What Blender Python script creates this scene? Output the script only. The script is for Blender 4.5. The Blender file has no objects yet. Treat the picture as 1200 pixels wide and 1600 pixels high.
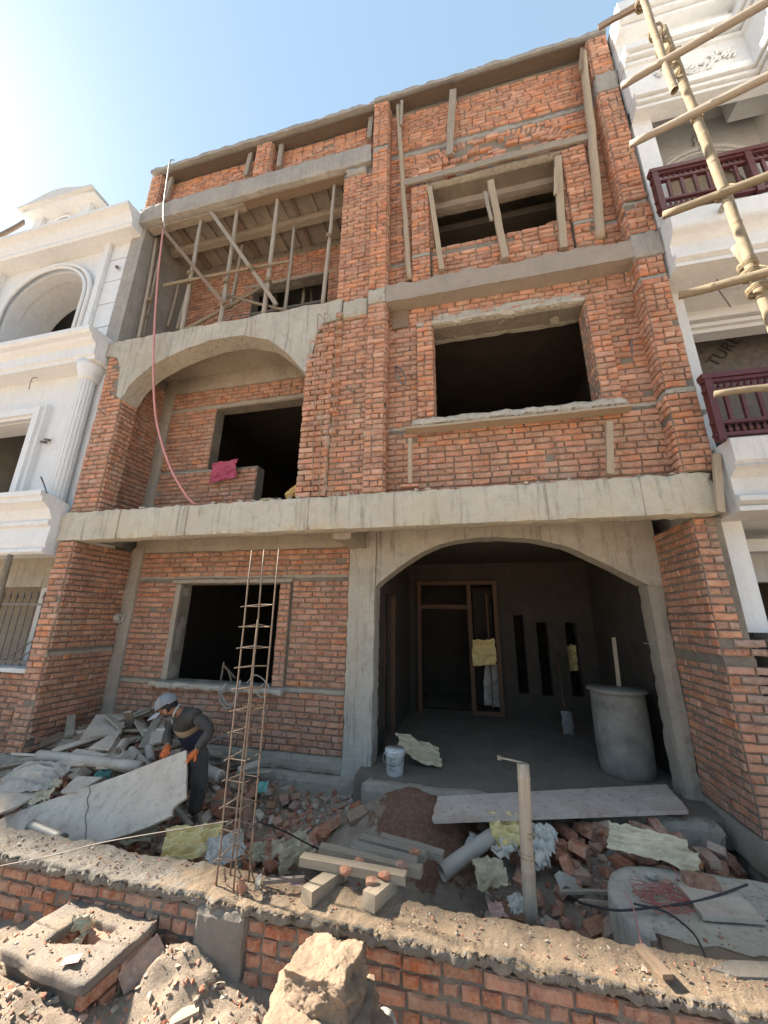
import bpy, bmesh, math, random
import numpy as np
from mathutils import Vector, Matrix, noise
rnd = random.Random(7)
scene = bpy.context.scene
COL = scene.collection
# ---------------------------------------------------------------- camera
CAMZ = 1.75
def cam_axes(yaw, pitch, roll):
    cy, sy, cp, sp = math.cos(yaw), math.sin(yaw), math.cos(pitch), math.sin(pitch)
    f = Vector((-sy*cp, cy*cp, sp)); r = Vector((cy, sy, 0)); u = r.cross(f)
    r2 = math.cos(roll)*r + math.sin(roll)*u; u2 = -math.sin(roll)*r + math.cos(roll)*u
    return r2, u2, f
CR, CU, CF = cam_axes(math.radians(13.46), math.radians(16.05), math.radians(.8))
FPX = 578.0
cd = bpy.data.cameras.new('camera'); cam = bpy.data.objects.new('camera', cd); COL.objects.link(cam)
cd.sensor_fit = 'HORIZONTAL'; cd.sensor_width = 36; cd.lens = FPX/1200*36; cd.clip_end = 500; cd.clip_start = .05
cam.matrix_world = Matrix(((CR.x, CU.x, -CF.x, 0), (CR.y, CU.y, -CF.y, 0), (CR.z, CU.z, -CF.z, CAMZ), (0, 0, 0, 1)))
scene.camera = cam
def ray(px, py):
    return CR*((px-600)/FPX) - CU*((py-800)/FPX) + CF
def PY(px, py, Y):                      # point of the place seen at a photo position, on the plane y = Y
    d = ray(px, py); d = d*(Y/d.y); return Vector((d.x, d.y, d.z+CAMZ))
def PX(px, py, X):
    d = ray(px, py); d = d*(X/d.x); return Vector((d.x, d.y, d.z+CAMZ))
def PZ(px, py, Z):
    d = ray(px, py); d = d*((Z-CAMZ)/d.z); return Vector((d.x, d.y, d.z+CAMZ))
# ---------------------------------------------------------------- sky, sun, exposure
SUN = Vector((-1.15, .125, 1.0)).normalized()
elev = math.asin(SUN.z); azim = math.atan2(SUN.x, SUN.y)      # azimuth clockwise from +Y
world = bpy.data.worlds.new('World'); scene.world = world; world.use_nodes = True
wn = world.node_tree; wn.nodes.clear()
sky = wn.nodes.new('ShaderNodeTexSky'); sky.sky_type = 'NISHITA'; sky.sun_disc = False
sky.sun_elevation = elev; sky.sun_rotation = azim
sky.air_density = 1.0; sky.dust_density = .7; sky.ozone_density = 1.5; sky.altitude = 200
bg = wn.nodes.new('ShaderNodeBackground'); bg.inputs['Strength'].default_value = .063
hz = wn.nodes.new('ShaderNodeMix'); hz.data_type = 'RGBA'; hz.inputs[0].default_value = .75; hz.inputs[7].default_value = (1.04, 1.48, 1.84, 1)   # thin even winter haze over the whole sky
wo = wn.nodes.new('ShaderNodeOutputWorld')
wn.links.new(sky.outputs[0], hz.inputs[6]); wn.links.new(hz.outputs[2], bg.inputs[0]); wn.links.new(bg.outputs[0], wo.inputs[0])
sd = bpy.data.lights.new('sun', 'SUN'); sd.energy = 3.0; sd.angle = math.radians(2.5); sd.color = (1, .9, .76)
so = bpy.data.objects.new('sun', sd); COL.objects.link(so)
so.rotation_euler = SUN.to_track_quat('Z', 'Y').to_euler()
scene.view_settings.view_transform = 'Standard'; scene.view_settings.look = 'None'
scene.view_settings.gamma = 1; scene.view_settings.use_curve_mapping = False
scene.view_settings.exposure = 2.85
# ---------------------------------------------------------------- materials
def newmat(name):
    m = bpy.data.materials.new(name); m.use_nodes = True
    nt = m.node_tree; nt.nodes.clear()
    out = nt.nodes.new('ShaderNodeOutputMaterial'); b = nt.nodes.new('ShaderNodeBsdfPrincipled')
    nt.links.new(b.outputs[0], out.inputs[0]); b.inputs['Roughness'].default_value = .85
    return m, nt, b
def L(nt, a, b): nt.links.new(a, b)
def texco(nt, scale=(1, 1, 1), kind='Object'):
    t = nt.nodes.new('ShaderNodeTexCoord'); m = nt.nodes.new('ShaderNodeMapping'); m.inputs['Scale'].default_value = scale
    L(nt, t.outputs[kind], m.inputs[0]); return m.outputs[0]
def nz(nt, co, scale, detail=4, rough=.55, dist=0):
    n = nt.nodes.new('ShaderNodeTexNoise'); n.inputs['Scale'].default_value = scale; n.inputs['Detail'].default_value = detail
    n.inputs['Roughness'].default_value = rough; n.inputs['Distortion'].default_value = dist
    L(nt, co, n.inputs['Vector']); return n.outputs[0]
def ramp(nt, fac, stops):
    r = nt.nodes.new('ShaderNodeValToRGB'); e = r.color_ramp.elements
    while len(e) > 1: e.remove(e[-1])
    for i, (p, c) in enumerate(stops):
        if i == 0: el = e[0]; el.position = p
        else: el = e.new(p)
        el.color = (c[0], c[1], c[2], 1) if not isinstance(c, (int, float)) else (c, c, c, 1)
    L(nt, fac, r.inputs[0]); return r.outputs[0]
def mix(nt, fac, a, b, mode='MIX'):
    m = nt.nodes.new('ShaderNodeMix'); m.data_type = 'RGBA'; m.blend_type = mode
    for s, v in ((m.inputs[0], fac), (m.inputs[6], a), (m.inputs[7], b)):
        if isinstance(v, (int, float)): s.default_value = v
        elif isinstance(v, tuple): s.default_value = (v[0], v[1], v[2], 1)
        else: L(nt, v, s)
    return m.outputs[2]
def math_(nt, op, a, b=0.0):
    m = nt.nodes.new('ShaderNodeMath'); m.operation = op
    for s, v in ((m.inputs[0], a), (m.inputs[1], b)):
        if isinstance(v, (int, float)): s.default_value = v
        else: L(nt, v, s)
    return m.outputs[0]
def bump(nt, b, h, strength=.5, dist=.01, prev=None):
    n = nt.nodes.new('ShaderNodeBump'); n.inputs['Strength'].default_value = strength; n.inputs['Distance'].default_value = dist
    L(nt, h, n.inputs['Height'])
    if prev: L(nt, prev, n.inputs['Normal'])
    L(nt, n.outputs[0], b.inputs['Normal']); return n.outputs[0]
def island(nt):
    g = nt.nodes.new('ShaderNodeNewGeometry'); o = nt.nodes.new('ShaderNodeObjectInfo')
    return math_(nt, 'FRACT', math_(nt, 'ADD', g.outputs['Random Per Island'], o.outputs['Random']))
def wpos(nt):
    g = nt.nodes.new('ShaderNodeNewGeometry'); return g.outputs['Position']
M = {}
def mk_brick(key, cols, smear=.5, smearcol=(.42, .355, .275), pale=.2):
    m, nt, b = newmat(key)
    co = wpos(nt); r = island(nt)
    c = ramp(nt, r, [(i/(len(cols)-1), k) for i, k in enumerate(cols)])
    hb = nt.nodes.new('ShaderNodeHueSaturation'); L(nt, c, hb.inputs['Color']); L(nt, math_(nt, 'ADD', math_(nt, 'MULTIPLY', math_(nt, 'FRACT', math_(nt, 'MULTIPLY', r, 7.13)), .62), .62), hb.inputs['Value']); L(nt, math_(nt, 'ADD', math_(nt, 'MULTIPLY', math_(nt, 'FRACT', math_(nt, 'MULTIPLY', r, 3.7)), .30), .84), hb.inputs['Saturation']); c = hb.outputs[0]
    c = mix(nt, ramp(nt, nz(nt, co, 28, 5, .7), [(.35, 0), (.7, .6)]), c, (.64, .36, .22))
    c = mix(nt, ramp(nt, nz(nt, co, 9, 4), [(.4, .35), (.55, 0)]), c, (.16, .065, .045))
    big = nz(nt, co, 1.1, 4); fine = nz(nt, co, 17, 7, .8, .6); mid = nz(nt, co, 5, 5, .7)
    s = math_(nt, 'ADD', math_(nt, 'ADD', math_(nt, 'MULTIPLY', big, .42), math_(nt, 'MULTIPLY', fine, .50)), math_(nt, 'MULTIPLY', mid, .28))
    c = mix(nt, ramp(nt, s, [(.79-smear*.20, 0), (.83-smear*.19, .85)]), c, mix(nt, nz(nt, co, 40, 4, .8), smearcol, tuple(v*1.35 for v in smearcol)))
    mp = nt.nodes.new('ShaderNodeMapping'); mp.inputs['Scale'].default_value = (3.2, 3.2, .45); L(nt, co, mp.inputs[0])
    c = mix(nt, ramp(nt, nz(nt, mp.outputs[0], 1.7, 6, .7), [(.54, 0), (.70, .5)]), c, (.50, .42, .33))                       # grout run down the face
    c = mix(nt, ramp(nt, nz(nt, co, 7, 6, .75), [(.38, .0), (.66, .42)]), c, (.55, .40, .29))                                # site dust
    c = mix(nt, ramp(nt, nz(nt, co, 22, 3, .8), [(.60, 0), (.70, pale*1.6)]), c, (.66, .56, .46))
    L(nt, c, b.inputs['Base Color']); b.inputs['Roughness'].default_value = .92
    bump(nt, b, nz(nt, co, 45, 8, .75), .8, .025)
    M[key] = m
OR = [(.60, .225, .115), (.52, .185, .10), (.63, .28, .16), (.46, .165, .10), (.62, .24, .12), (.56, .27, .18), (.41, .155, .105), (.63, .25, .13)]
mk_brick('brick', OR, .50)
mk_brick('brick_worn', [tuple(v*.88+.03 for v in c) for c in OR], .66, (.42, .36, .285), .45)
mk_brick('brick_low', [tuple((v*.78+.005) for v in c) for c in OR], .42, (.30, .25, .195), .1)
mk_brick('brick_fore', [(.50, .16, .075), (.40, .12, .06), (.54, .18, .085), (.33, .105, .06), (.46, .15, .07), (.32, .19, .13)], .40, (.34, .285, .22), .25)
mk_brick('brick_grey', [(.30, .20, .17), (.36, .28, .24), (.26, .19, .17), (.40, .27, .21)], .75, (.33, .30, .26), .3)
def mk_concrete(key, c1, c2, dark, streak=.5, rough=.9, b1=.6, dist=.012, stain=(.42, .33, .2), stainamt=.25, fs=60):
    m, nt, b = newmat(key); co = wpos(nt)
    c = mix(nt, ramp(nt, nz(nt, co, 2.2, 6, .65, .4), [(.35, 0), (.68, 1)]), c1, c2)
    c = mix(nt, ramp(nt, nz(nt, co, 11, 6, .75), [(.5, 0), (.74, .55)]), c, dark)
    mp = nt.nodes.new('ShaderNodeMapping'); mp.inputs['Scale'].default_value = (9, 9, .7); L(nt, co, mp.inputs[0])
    st = ramp(nt, nz(nt, mp.outputs[0], 1.6, 5, .7), [(.52, 0), (.72, streak)])
    c = mix(nt, st, c, tuple(v*.62 for v in dark))
    c = mix(nt, ramp(nt, nz(nt, co, .9, 3), [(.5, 0), (.65, stainamt)]), c, stain)
    c = mix(nt, ramp(nt, nz(nt, co, 95, 3, .8), [(.6, 0), (.75, .5)]), c, tuple(v*.5 for v in c1))
    L(nt, c, b.inputs['Base Color']); b.inputs['Roughness'].default_value = rough
    n = bump(nt, b, nz(nt, co, fs, 8, .75), b1, dist)
    bump(nt, b, nz(nt, co, 9, 5, .6), .5, .03, n)
    M[key] = m
mk_concrete('mortar', (.31, .27, .215), (.20, .17, .14), (.11, .095, .08), .1, b1=1.0, dist=.03, stainamt=.1)
mk_concrete('concrete', (.46, .43, .37), (.36, .335, .285), (.23, .21, .175), .8)
mk_concrete('concrete_beam', (.50, .465, .39), (.43, .395, .33), (.27, .24, .195), .85, stain=(.47, .41, .28), stainamt=.5)
mk_concrete('concrete_grey', (.36, .335, .30), (.28, .26, .235), (.19, .175, .16), .35, stainamt=0)
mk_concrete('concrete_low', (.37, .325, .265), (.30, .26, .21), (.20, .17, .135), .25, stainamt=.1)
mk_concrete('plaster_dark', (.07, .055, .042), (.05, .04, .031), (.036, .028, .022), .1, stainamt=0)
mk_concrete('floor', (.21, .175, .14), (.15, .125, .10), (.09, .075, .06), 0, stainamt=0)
mk_concrete('cap', (.44, .32, .21), (.36, .26, .175), (.26, .20, .15), 0, b1=1.0, dist=.03, stainamt=0)
mk_concrete('cap_grey', (.36, .32, .27), (.28, .245, .205), (.18, .16, .135), 0, b1=1.0, dist=.03, stainamt=.0)
mk_concrete('tan_stone', (.37, .27, .185), (.27, .185, .125), (.20, .115, .08), 0, b1=.9, dist=.03, stainamt=0, fs=35)
mk_concrete('sheet_grey', (.60, .515, .425), (.48, .405, .33), (.20, .155, .12), .35, b1=.45, dist=.008, stainamt=.45, stain=(.42, .31, .23))
mk_concrete('sheet_pink', (.58, .50, .43), (.47, .39, .33), (.22, .07, .045), .3, b1=.35, dist=.006, stainamt=.6, stain=(.40, .20, .13))
mk_concrete('white_paint', (.70, .71, .715), (.66, .67, .67), (.54, .54, .53), .18, rough=.6, b1=.08, dist=.003, stainamt=.06, stain=(.60, .58, .54))
mk_concrete('white_dirty', (.62, .62, .61), (.55, .55, .54), (.50, .49, .47), .35, rough=.7, b1=.15, dist=.004, stainamt=.1)
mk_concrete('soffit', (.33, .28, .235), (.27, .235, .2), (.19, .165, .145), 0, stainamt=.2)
def mk_simple(key, col, rough=.7, metal=0.0, var=.25, scale=12, bmp=.2, bscale=40, stretch=(1, 1, 1), col2=None):
    m, nt, b = newmat(key); co = texco(nt, stretch); o = nt.nodes.new('ShaderNodeObjectInfo')
    c2 = col2 or tuple(v*(1-var*1.6) for v in col)
    c = mix(nt, ramp(nt, nz(nt, co, scale, 5, .65), [(.3, 0), (.7, 1)]), col, c2)
    c = mix(nt, math_(nt, 'MULTIPLY', o.outputs['Random'], var), c, tuple(v*.6 for v in col))
    L(nt, c, b.inputs['Base Color']); b.inputs['Roughness'].default_value = rough; b.inputs['Metallic'].default_value = metal
    if bmp: bump(nt, b, nz(nt, co, bscale, 5, .7), bmp, .006)
    M[key] = m
mk_simple('wood_grey', (.40, .34, .27), .85, 0, .35, 3, .5, 6, (2, 30, 30))
mk_simple('wood_pale', (.42, .34, .25), .9, 0, .3, 3, .6, 6, (2, 30, 30), (.30, .24, .17))
mk_simple('wood_brown', (.27, .19, .13), .85, 0, .3, 3, .5, 6, (2, 30, 30))
mk_simple('wood_red', (.16, .085, .05), .8, 0, .3, 3, .3, 6, (2, 30, 30))
mk_simple('bamboo', (.29, .235, .155), .9, 0, .25, 3, .5, 8, (3, 9, 9), (.18, .145, .10))
mk_simple('bamboo_old', (.40, .34, .265), .7, 0, .3, 2.5, .3, 8, (2, 14, 14), (.28, .235, .19))
mk_simple('rope', (.34, .27, .17), .95, 0, .3, 60, .8, 120)
mk_simple('rust', (.30, .19, .11), .75, .15, .5, 30, .4, 90, col2=(.40, .31, .22))
mk_simple('rebar', (.25, .185, .135), .75, .1, .3, 25, .4, 90, col2=(.16, .115, .085))
mk_simple('pipe_grey', (.47, .425, .365), .65, 0, .3, 5, .2, 30, col2=(.33, .29, .245))
mk_simple('maroon', (.105, .028, .03), .45, 0, .2, 8, .1, 40)
mk_simple('iron_grey', (.22, .19, .17), .6, .2, .3, 12, .2, 60)
mk_simple('sack_yellow', (.74, .56, .20), .65, 0, .2, 9, .3, 90, col2=(.66, .53, .30))
mk_simple('sack_pale', (.58, .49, .32), .7, 0, .3, 8, .3, 90, col2=(.40, .33, .22))
mk_simple('sack_cream', (.68, .57, .39), .7, 0, .2, 6, .3, 90, col2=(.50, .40, .27))
mk_simple('plastic_white', (.62, .57, .50), .5, 0, .3, 8, .3, 30, col2=(.42, .38, .33))
mk_simple('sack_grey', (.52, .47, .41), .75, 0, .3, 9, .5, 40, col2=(.33, .295, .26))
mk_simple('plastic_teal', (.16, .42, .36), .4, 0, .2, 8, .2, 30)
mk_simple('cloth_pink', (.48, .10, .17), .9, 0, .2, 8, .4, 120)
mk_simple('hose_pink', (.62, .27, .24), .5, 0, .15, 8, 0)
mk_simple('hose_grey', (.40, .38, .34), .55, 0, .15, 8, 0)
mk_simple('cable_black', (.03, .03, .035), .5, 0, .2, 8, 0)
mk_simple('wire_red', (.50, .13, .11), .5, 0, .2, 8, 0)
mk_simple('drum_grey', (.27, .25, .215), .75, 0, .25, 4, .3, 25, col2=(.11, .10, .085))
mk_simple('bucket_white', (.68, .68, .66), .45, 0, .15, 10, .1, 30, col2=(.42, .42, .42))
mk_simple('skin', (.30, .14, .085), .6, 0, .1, 20, .1, 80)
mk_simple('hair', (.012, .010, .010), .7, 0, .3, 60, .6, 120)
mk_simple('cap_cloth', (.23, .24, .26), .85, 0, .12, 20, .3, 200)
mk_simple('cap_visor', (.33, .34, .355), .8, 0, .1, 20, .2, 200)
mk_simple('glove_orange', (.72, .16, .035), .75, 0, .15, 20, .4, 150)
mk_simple('trousers', (.045, .042, .04), .9, 0, .3, 9, .4, 120, col2=(.085, .078, .07))
mk_simple('shoe', (.06, .05, .045), .8, 0, .3, 9, .3, 60)
mk_simple('print_white', (.42, .42, .40), .8, 0, 0, 9, 0)
mk_simple('print_black', (.04, .04, .04), .8, 0, 0, 9, 0)
mk_simple('card_red', (.50, .16, .12), .7, 0, .2, 90, .1, 60, col2=(.66, .58, .52))
mk_simple('steel', (.30, .29, .27), .6, .4, .2, 14, .1, 60)
mk_simple('granite', (.30, .11, .085), .8, 0, .3, 14, .4, 60)
# brick sized rubble and dirt
def mk_rubble():
    m, nt, b = newmat('rubble'); co = wpos(nt); r = island(nt)
    c = ramp(nt, r, [(0, (.34, .29, .24)), (.22, (.42, .37, .31)), (.34, (.44, .15, .075)), (.5, (.30, .23, .17)), (.62, (.48, .41, .32)), (.74, (.46, .165, .08)), (.88, (.34, .12, .07)), (1, (.26, .20, .15))])
    c = mix(nt, ramp(nt, nz(nt, co, 20, 5, .7), [(.4, 0), (.7, .6)]), c, (.33, .28, .225))
    L(nt, c, b.inputs['Base Color']); b.inputs['Roughness'].default_value = .95
    bump(nt, b, nz(nt, co, 60, 6, .7), .6, .015); M['rubble'] = m
mk_rubble()
def mk_ground():
    m, nt, b = newmat('ground'); co = wpos(nt)
    vp = nt.nodes.new('ShaderNodeSeparateXYZ'); L(nt, co, vp.inputs[0])
    c = mix(nt, ramp(nt, nz(nt, co, 3, 6, .7), [(.35, 0), (.65, 1)]), (.46, .37, .28), (.31, .24, .175))
    # red-brown earth of the dug heap, left of the doorway
    d = nt.nodes.new('ShaderNodeVectorMath'); d.operation = 'DISTANCE'; L(nt, co, d.inputs[0]); d.inputs[1].default_value = (-.55, 4.5, -.25)
    dd = math_(nt, 'ADD', d.outputs['Value'], math_(nt, 'MULTIPLY', nz(nt, co, 4, 5, .7), .8))
    c = mix(nt, ramp(nt, dd, [(.0, 1), (.95, 1), (1.55, 0)]), c, mix(nt, ramp(nt, nz(nt, co, 16, 6, .8), [(.4, 0), (.65, 1)]), (.20, .085, .045), (.27, .15, .09)))
    # damp dark soil in the dug trench
    d2 = nt.nodes.new('ShaderNodeVectorMath'); d2.operation = 'DISTANCE'; L(nt, co, d2.inputs[0]); d2.inputs[1].default_value = (.1, 3.7, -.6)
    dd2 = math_(nt, 'ADD', d2.outputs['Value'], math_(nt, 'MULTIPLY', nz(nt, co, 5, 5, .7), .7))
    c = mix(nt, ramp(nt, dd2, [(.5, .75), (1.3, 0)]), c, (.115, .072, .048))
    fr = ramp(nt, math_(nt, 'ADD', vp.outputs[1], math_(nt, 'MULTIPLY', nz(nt, co, 3, 4), .25)), [(2.85/6, 1), (3.0/6, 0)])
    # pale sandy dust on the street side
    my = math_(nt, 'LESS_THAN', vp.outputs[1], 2.95)
    c = mix(nt, my, c, mix(nt, ramp(nt, nz(nt, co, 5, 7, .75), [(.35, 0), (.65, 1)]), (.42, .33, .245), (.30, .235, .18)))
    c = mix(nt, ramp(nt, nz(nt, co, 40, 5, .8), [(.5, 0), (.7, .5)]), c, (.36, .32, .27))
    L(nt, c, b.inputs['Base Color']); b.inputs['Roughness'].default_value = .97
    n = bump(nt, b, nz(nt, co, 45, 8, .8), .9, .03); bump(nt, b, nz(nt, co, 12, 6, .7), .6, .06, n)
    M['ground'] = m
mk_ground()
def mk_sweater():
    m, nt, b = newmat('sweater'); co = wpos(nt)
    # bands run across the trunk axis (pelvis to neck); a and s are filled in by the worker's builder
    v = nt.nodes.new('ShaderNodeVectorMath'); v.operation = 'DOT_PRODUCT'; v.name = 'axis'; L(nt, co, v.inputs[0])
    t = math_(nt, 'ADD', v.outputs['Value'], math_(nt, 'MULTIPLY', nz(nt, co, 6, 3), .02)); t.node.name = 'offset'
    M['_sw'] = (v, nt)
    c = ramp(nt, t, [(.0, (.028, .03, .055)), (.50, (.03, .032, .06)), (.52, (.36, .26, .17)), (.64, (.38, .28, .18)), (.66, (.035, .035, .035)), (1, (.04, .04, .038))])
    rr = c.node; rr.color_ramp.interpolation = 'CONSTANT'; rr.color_ramp.interpolation = 'LINEAR'
    c = mix(nt, ramp(nt, nz(nt, co, 25, 4), [(.5, 0), (.8, .4)]), c, (.10, .095, .085))
    L(nt, c, b.inputs['Base Color']); bump(nt, b, nz(nt, co, 14, 4), .5, .03); M['sweater'] = m
mk_sweater()

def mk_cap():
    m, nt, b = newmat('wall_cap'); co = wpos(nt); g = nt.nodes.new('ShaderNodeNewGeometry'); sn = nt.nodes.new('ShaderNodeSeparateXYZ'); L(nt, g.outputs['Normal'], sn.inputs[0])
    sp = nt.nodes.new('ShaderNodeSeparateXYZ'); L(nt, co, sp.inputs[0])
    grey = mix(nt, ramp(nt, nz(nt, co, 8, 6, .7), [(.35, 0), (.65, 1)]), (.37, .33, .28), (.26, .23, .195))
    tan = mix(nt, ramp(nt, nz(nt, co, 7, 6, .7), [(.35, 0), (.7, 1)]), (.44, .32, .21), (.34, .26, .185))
    # dust on the flat top; left of post, grey mortar plus painted-in cast shade
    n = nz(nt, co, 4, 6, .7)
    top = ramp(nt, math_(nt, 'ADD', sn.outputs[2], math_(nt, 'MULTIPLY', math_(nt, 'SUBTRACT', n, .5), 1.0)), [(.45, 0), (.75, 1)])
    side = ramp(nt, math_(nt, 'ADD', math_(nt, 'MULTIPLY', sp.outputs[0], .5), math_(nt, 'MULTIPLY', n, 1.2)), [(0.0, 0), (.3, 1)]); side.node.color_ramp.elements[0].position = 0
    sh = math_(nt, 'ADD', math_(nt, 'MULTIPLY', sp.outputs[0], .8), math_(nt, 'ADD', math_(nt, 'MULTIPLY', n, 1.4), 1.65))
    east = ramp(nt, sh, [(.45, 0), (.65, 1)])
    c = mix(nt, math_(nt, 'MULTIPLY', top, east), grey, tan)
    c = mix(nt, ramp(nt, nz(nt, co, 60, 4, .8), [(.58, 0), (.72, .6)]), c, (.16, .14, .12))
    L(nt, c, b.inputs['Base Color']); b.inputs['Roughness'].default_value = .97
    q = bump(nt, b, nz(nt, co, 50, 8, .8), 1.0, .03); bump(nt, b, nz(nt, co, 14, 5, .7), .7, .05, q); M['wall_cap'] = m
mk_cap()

mk_concrete('chamber_top', (.40, .31, .225), (.27, .235, .205), (.20, .175, .155), 0, b1=1.0, dist=.03, stainamt=0)

mk_concrete('mortar_light', (.34, .30, .25), (.25, .22, .185), (.17, .15, .13), .1, b1=1.0, dist=.03, stainamt=.1)
mk_simple('opening_dark', (.075, .07, .068), .7, 0, .3, 6, .2, 30)
mk_simple('sleeve', (.042, .04, .038), .9, 0, .3, 9, .5, 60, col2=(.085, .078, .07))
mk_simple('wood_dark', (.15, .11, .08), .85, 0, .3, 3, .5, 6, (2, 30, 30))
# ---------------------------------------------------------------- mesh helpers
def tag(o, label=None, cat=None, group=None, kind=None):
    if label: o['label'] = label
    if cat: o['category'] = cat
    if group: o['group'] = group
    if kind: o['kind'] = kind
    return o
def link(o, parent=None):
    COL.objects.link(o)
    if parent is not None:
        o.parent = parent
        w = PW.get(parent.name)
        if w is None: w = parent.matrix_world.copy()
        o.matrix_parent_inverse = w.inverted()
    PW[o.name] = o.matrix_basis.copy()
    return o
PW = {}
def mesh(name, verts, faces, mat, smooth=False):
    me = bpy.data.meshes.new(name); me.from_pydata([tuple(v) for v in verts], [], faces); me.update()
    if mat: me.materials.append(M[mat])
    if smooth: me.polygons.foreach_set('use_smooth', [True]*len(me.polygons))
    return me
def obj(name, verts, faces, mat, parent=None, smooth=False, mw=None):
    o = bpy.data.objects.new(name, mesh(name, verts, faces, mat, smooth))
    if mw is not None: o.matrix_basis = mw
    return link(o, parent)
def thing(name, label, cat, loc, group=None):
    o = bpy.data.objects.new(name, None); o.location = loc; o.empty_display_size = .2
    o.matrix_basis = Matrix.Translation(Vector(loc)); COL.objects.link(o); PW[o.name] = o.matrix_basis.copy()
    return tag(o, label, cat, group)
class MB:
    def __init__(s): s.v = []; s.f = []
    def add(s, v, f):
        n = len(s.v); s.v += [tuple(p) for p in v]; s.f += [tuple(i+n for i in q) for q in f]; return s
    def box(s, x0, x1, y0, y1, z0, z1):
        v = [(x, y, z) for x in (x0, x1) for y in (y0, y1) for z in (z0, z1)]
        return s.add(v, [(0, 1, 3, 2), (4, 6, 7, 5), (0, 4, 5, 1), (2, 3, 7, 6), (0, 2, 6, 4), (1, 5, 7, 3)])
    def obb(s, c, ax, ay, az, hx, hy, hz):
        c = Vector(c)
        v = [c+ax*(i*hx)+ay*(j*hy)+az*(k*hz) for i in (-1, 1) for j in (-1, 1) for k in (-1, 1)]
        return s.add(v, [(0, 1, 3, 2), (4, 6, 7, 5), (0, 4, 5, 1), (2, 3, 7, 6), (0, 2, 6, 4), (1, 5, 7, 3)])
    def tube(s, pts, r, n=8, cap=True):
        pts = [Vector(p) for p in pts]; rs = r if isinstance(r, (list, tuple)) else [r]*len(pts)
        d = (pts[1]-pts[0]).normalized(); up = Vector((0, 0, 1)) if abs(d.z) < .9 else Vector((1, 0, 0))
        a = d.cross(up).normalized(); base = len(s.v)
        for i, p in enumerate(pts):
            if i == 0: t = pts[1]-pts[0]
            elif i == len(pts)-1: t = pts[-1]-pts[-2]
            else: t = pts[i+1]-pts[i-1]
            t = t.normalized(); a = (a-t*a.dot(t)).normalized(); b = t.cross(a)
            for k in range(n):
                q = 2*math.pi*k/n; s.v.append(tuple(p+(a*math.cos(q)+b*math.sin(q))*rs[i]))
        for i in range(len(pts)-1):
            for k in range(n):
                k2 = (k+1) % n; o = base+i*n
                s.f.append((o+k, o+k2, o+n+k2, o+n+k))
        if cap:
            s.f.append(tuple(base+k for k in reversed(range(n)))); e = base+(len(pts)-1)*n
            s.f.append(tuple(e+k for k in range(n)))
        return s
    def build(s, name, mat, parent=None, smooth=False, mw=None): return obj(name, s.v, s.f, mat, parent, smooth, mw)
def rough_box(name, b, mat, parent=None, res=.12, amp=.008, freq=4, edge=1.0, smooth=False, obb=None):
    """box with subdivided, noise-worn faces; b = (x0,x1,y0,y1,z0,z1)"""
    x0, x1, y0, y1, z0, z1 = b
    def lin(a, c):
        n = max(1, int(round((c-a)/res))); return [a+(c-a)*i/n for i in range(n+1)]
    X, Y, Z = lin(x0, x1), lin(y0, y1), lin(z0, z1); vid = {}; vs = []; fs = []
    def V(i, j, k):
        if (i, j, k) in vid: return vid[(i, j, k)]
        p = Vector((X[i], Y[j], Z[k])); ne = (i in (0, len(X)-1))+(j in (0, len(Y)-1))+(k in (0, len(Z)-1))
        q = p*freq; d = noise.noise_vector(q)*amp + noise.noise_vector(p*freq*4.3)*amp*.6
        if ne >= 2:
            c = Vector(((x0+x1)/2, (y0+y1)/2, (z0+z1)/2)); w = abs(noise.noise(p*freq*5+Vector((5, 3, 1))))*amp*2.2*edge
            e = Vector((0, 0, 0))
            if i in (0, len(X)-1): e.x = 1 if i == 0 else -1
            if j in (0, len(Y)-1): e.y = 1 if j == 0 else -1
            if k in (0, len(Z)-1): e.z = 1 if k == 0 else -1
            d = d*1.3+e*(w+amp*.6)
        vid[(i, j, k)] = len(vs); vs.append(p+d); return vid[(i, j, k)]
    nx, ny, nz_ = len(X)-1, len(Y)-1, len(Z)-1
    for i in range(nx):
        for j in range(ny):
            fs.append((V(i, j, 0), V(i, j+1, 0), V(i+1, j+1, 0), V(i+1, j, 0))); fs.append((V(i, j, nz_), V(i+1, j, nz_), V(i+1, j+1, nz_), V(i, j+1, nz_)))
        for k in range(nz_):
            fs.append((V(i, 0, k), V(i+1, 0, k), V(i+1, 0, k+1), V(i, 0, k+1))); fs.append((V(i, ny, k), V(i, ny, k+1), V(i+1, ny, k+1), V(i+1, ny, k)))
    for j in range(ny):
        for k in range(nz_):
            fs.append((V(0, j, k), V(0, j, k+1), V(0, j+1, k+1), V(0, j+1, k))); fs.append((V(nx, j, k), V(nx, j+1, k), V(nx, j+1, k+1), V(nx, j, k+1)))
    if obb is not None:
        c = Vector(((x0+x1)/2, (y0+y1)/2, (z0+z1)/2)); vs = [v-c for v in vs]
        return obj(name, vs, fs, mat, parent, smooth, obb)
    return obj(name, vs, fs, mat, parent, smooth)
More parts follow.
